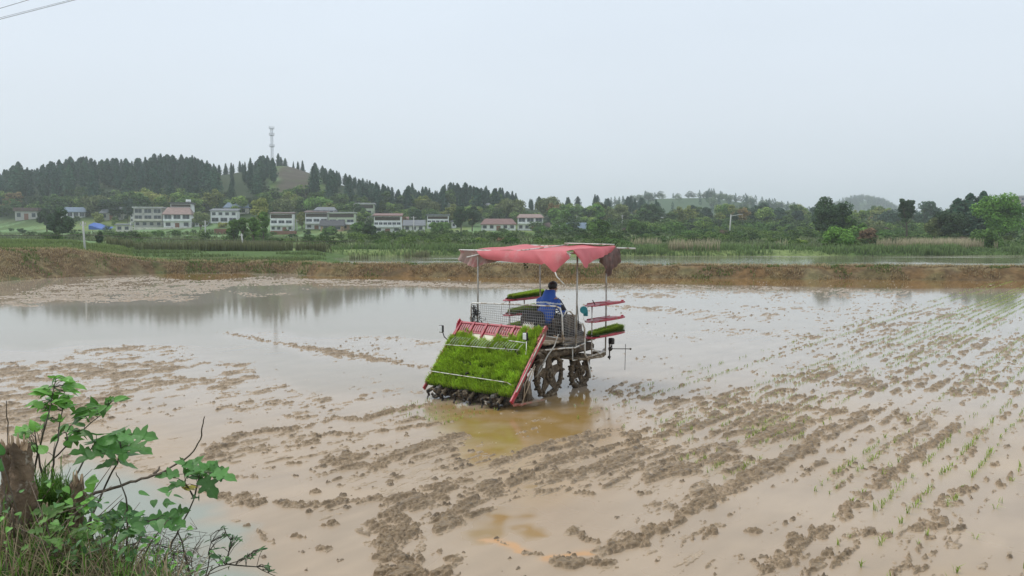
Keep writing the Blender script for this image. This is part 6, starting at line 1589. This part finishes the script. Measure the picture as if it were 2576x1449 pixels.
# dead grass, vines and green weeds on the bank edge
def tangle(name, label, n, box, Y0, h, w_, c0, c1, seed, lean=.8, curve=True):
    r = np.random.default_rng(seed); V = []; Fq = []; C = []
    (x0, x1, y0, y1) = box
    for i in range(n):
        Y = r.uniform(3.4, 6.6); X_ = r.uniform(-.66, -.405 - .03 * (name != 'dead_grass')) * Y
        z = float(bank_z(np.array([X_]), np.array([Y]))[0])
        if z < .08: continue
        p = Vector((X_, Y, z - .02))
        az = r.uniform(0, 2 * pi); L_ = h * r.uniform(.25, 1.5); le = lean * r.uniform(.2, 1); tnt = r.uniform(.6, 1.3)
        d = Vector((cos(az), sin(az), 0)); sd = Vector((-sin(az), cos(az), 0)) * w_ / 2; k = len(V); m = 5
        for j in range(m):
            s = j / (m - 1); q = p + d * (L_ * le * s ** 1.4) + Vector((0, 0, L_ * (s * (1.1 - .5 * le) - .55 * le * s * s))); ww = 1 - .85 * s
            V += [tuple(q - sd * ww), tuple(q + sd * ww)]; c = tuple((c0[t] + (c1[t] - c0[t]) * s) * tnt for t in range(3)); C += [c, c]
        for j in range(m - 1): a = k + 2 * j; Fq.append((a, a + 1, a + 3, a + 2))
    o = link(name, np_mesh(name, np.array(V), np.array(Fq), np.array(C)), M_blade); tag(o, label, None, None, 'stuff')
tangle('dead_grass', 'brown dead grass and straw tangled on the near bank', 5200, (0, 0, 0, 0), 3.9, .24, .009, (.16, .12, .065), (.44, .35, .21), 1, 1.1)
tangle('bank_weed_leaves', 'green grass blades growing through the dead straw on the near bank', 3000, (0, 0, 0, 0), 3.9, .20, .010, (.06, .12, .025), (.19, .36, .05), 2, .8)
random.seed(12); L = Leaves()
for i in range(1500):
    Y = random.uniform(3.6, 6.2); X_ = random.uniform(-.66, -.36) * Y; z = float(bank_z(np.array([X_]), np.array([Y]))[0])
    if z < .15: continue
    if X_ / Y < -.585 and random.random() < .75: continue
    L.add(Vector((X_, Y, z + random.uniform(.05, .38))), random.uniform(.02, .05), random.choice(['heart', 'ovate', 'lance', 'ovate']), col=random.choice([G1, G2, G3, (.04, .10, .02)]))
for k in range(34):
    Y = random.uniform(3.7, 5.8); X_ = random.uniform(-.64, -.40) * Y; z = float(bank_z(np.array([X_]), np.array([Y]))[0])
    if z < .2: continue
    top = Vector((X_ + random.uniform(-.05, .08), Y, z + random.uniform(.18, .5))); sz = random.uniform(.05, .10); kd = random.choice(['ovate', 'heart', 'lance', 'lobed']); cl = random.choice([G1, G2, G1, (.13, .24, .05)])
    for q in range(random.randint(8, 18)): L.add(top + Vector((random.gauss(0, .05), random.gauss(0, .05), -abs(random.gauss(0, .12)))), sz * random.uniform(.6, 1.1), kd, col=cl)
o = L.build('ground_creeper', None); tag(o, 'small-leaved green creeper over the near bank', None, None, 'stuff')
# fine dead twigs reaching over the water
random.seed(14); b = MB(); b2 = MB()
t = thing('dead_brushwood', 'fine dead brushwood and seed stalks spilling over the water at the bank edge', 'brushwood', cp(800, 1560, 4.3)); b0 = cp(800, 1560, 4.3)
for i in range(95):
    x = random.uniform(560, 1280); y = random.uniform(1330, 1600); a = random.uniform(-1.1, 1.1); Ln = random.uniform(80, 330); Y = 4.3 + random.uniform(-.15, .3)
    pts = [(x + sin(a + .25 * j * random.choice([-1, 1]) * .4) * Ln * j / 6, y - abs(cos(a)) * Ln * j / 6 * (1 - .02 * j)) for j in range(7)]
    b.tube([cp(px, py, Y + .03 * j) - b0 for j, (px, py) in enumerate(pts)], [.0028, .0026, .0024, .002, .0018, .0015, .001], 4)
    for j in range(3, 7):
        c = cp(*pts[j], Y + .03 * j) - b0
        for k in range(2): b.tube([c, c + Vector((random.uniform(-.06, .06), random.uniform(-.03, .03), random.uniform(-.02, .06)))], .0011, 3)
for k in range(170):
    Y = random.uniform(3.7, 6.0); X_ = random.uniform(-.64, -.39) * Y; z = float(bank_z(np.array([X_]), np.array([Y]))[0])
    c = Vector((X_, Y, z)) - b0; d = Vector((random.uniform(-.5, .6), random.uniform(-.3, .3), random.uniform(.1, .9))).normalized() * random.uniform(.15, .55)
    b.tube([c, c + d * .5 + Vector((0, 0, .03)), c + d], [.0045, .0035, .0015], 4)
b.build('twigs', M_twig, t)
b = MB(); 
for (x, y) in ((600, 1120), (625, 1115), (590, 1205), (690, 1200), (700, 1215)):
    c = cp(x, y, 4.3) - b0
    for k in range(5):
        a = k * 1.256; d = Vector((cos(a), -.4, sin(a))) * .016; s = Vector((-sin(a), 0, cos(a))) * .008; b.add([c, c + d * .6 + s, c + d, c + d * .6 - s], [(0, 1, 2, 3)])
b.build('yellow_flowers', mat('yellow_petal', (.55, .48, .03), rough=.6), t)
# ================================================================== AIR
b = MB(); b.box((0, 1080, 53), (5200, 3100, 110))
m = bpy.data.materials.new('haze'); m.use_nodes = True; nt = m.node_tree
nt.nodes.remove(nt.nodes['Principled BSDF']); pv = N(nt, 'ShaderNodeVolumePrincipled'); pv.inputs['Color'].default_value = (.93, .975, 1, 1); pv.inputs['Density'].default_value = .00045; pv.inputs['Anisotropy'].default_value = .3
nt.links.new(pv.outputs[0], nt.nodes['Material Output'].inputs['Volume'])
hz = b.build('haze', m); tag(hz, kind='stuff')
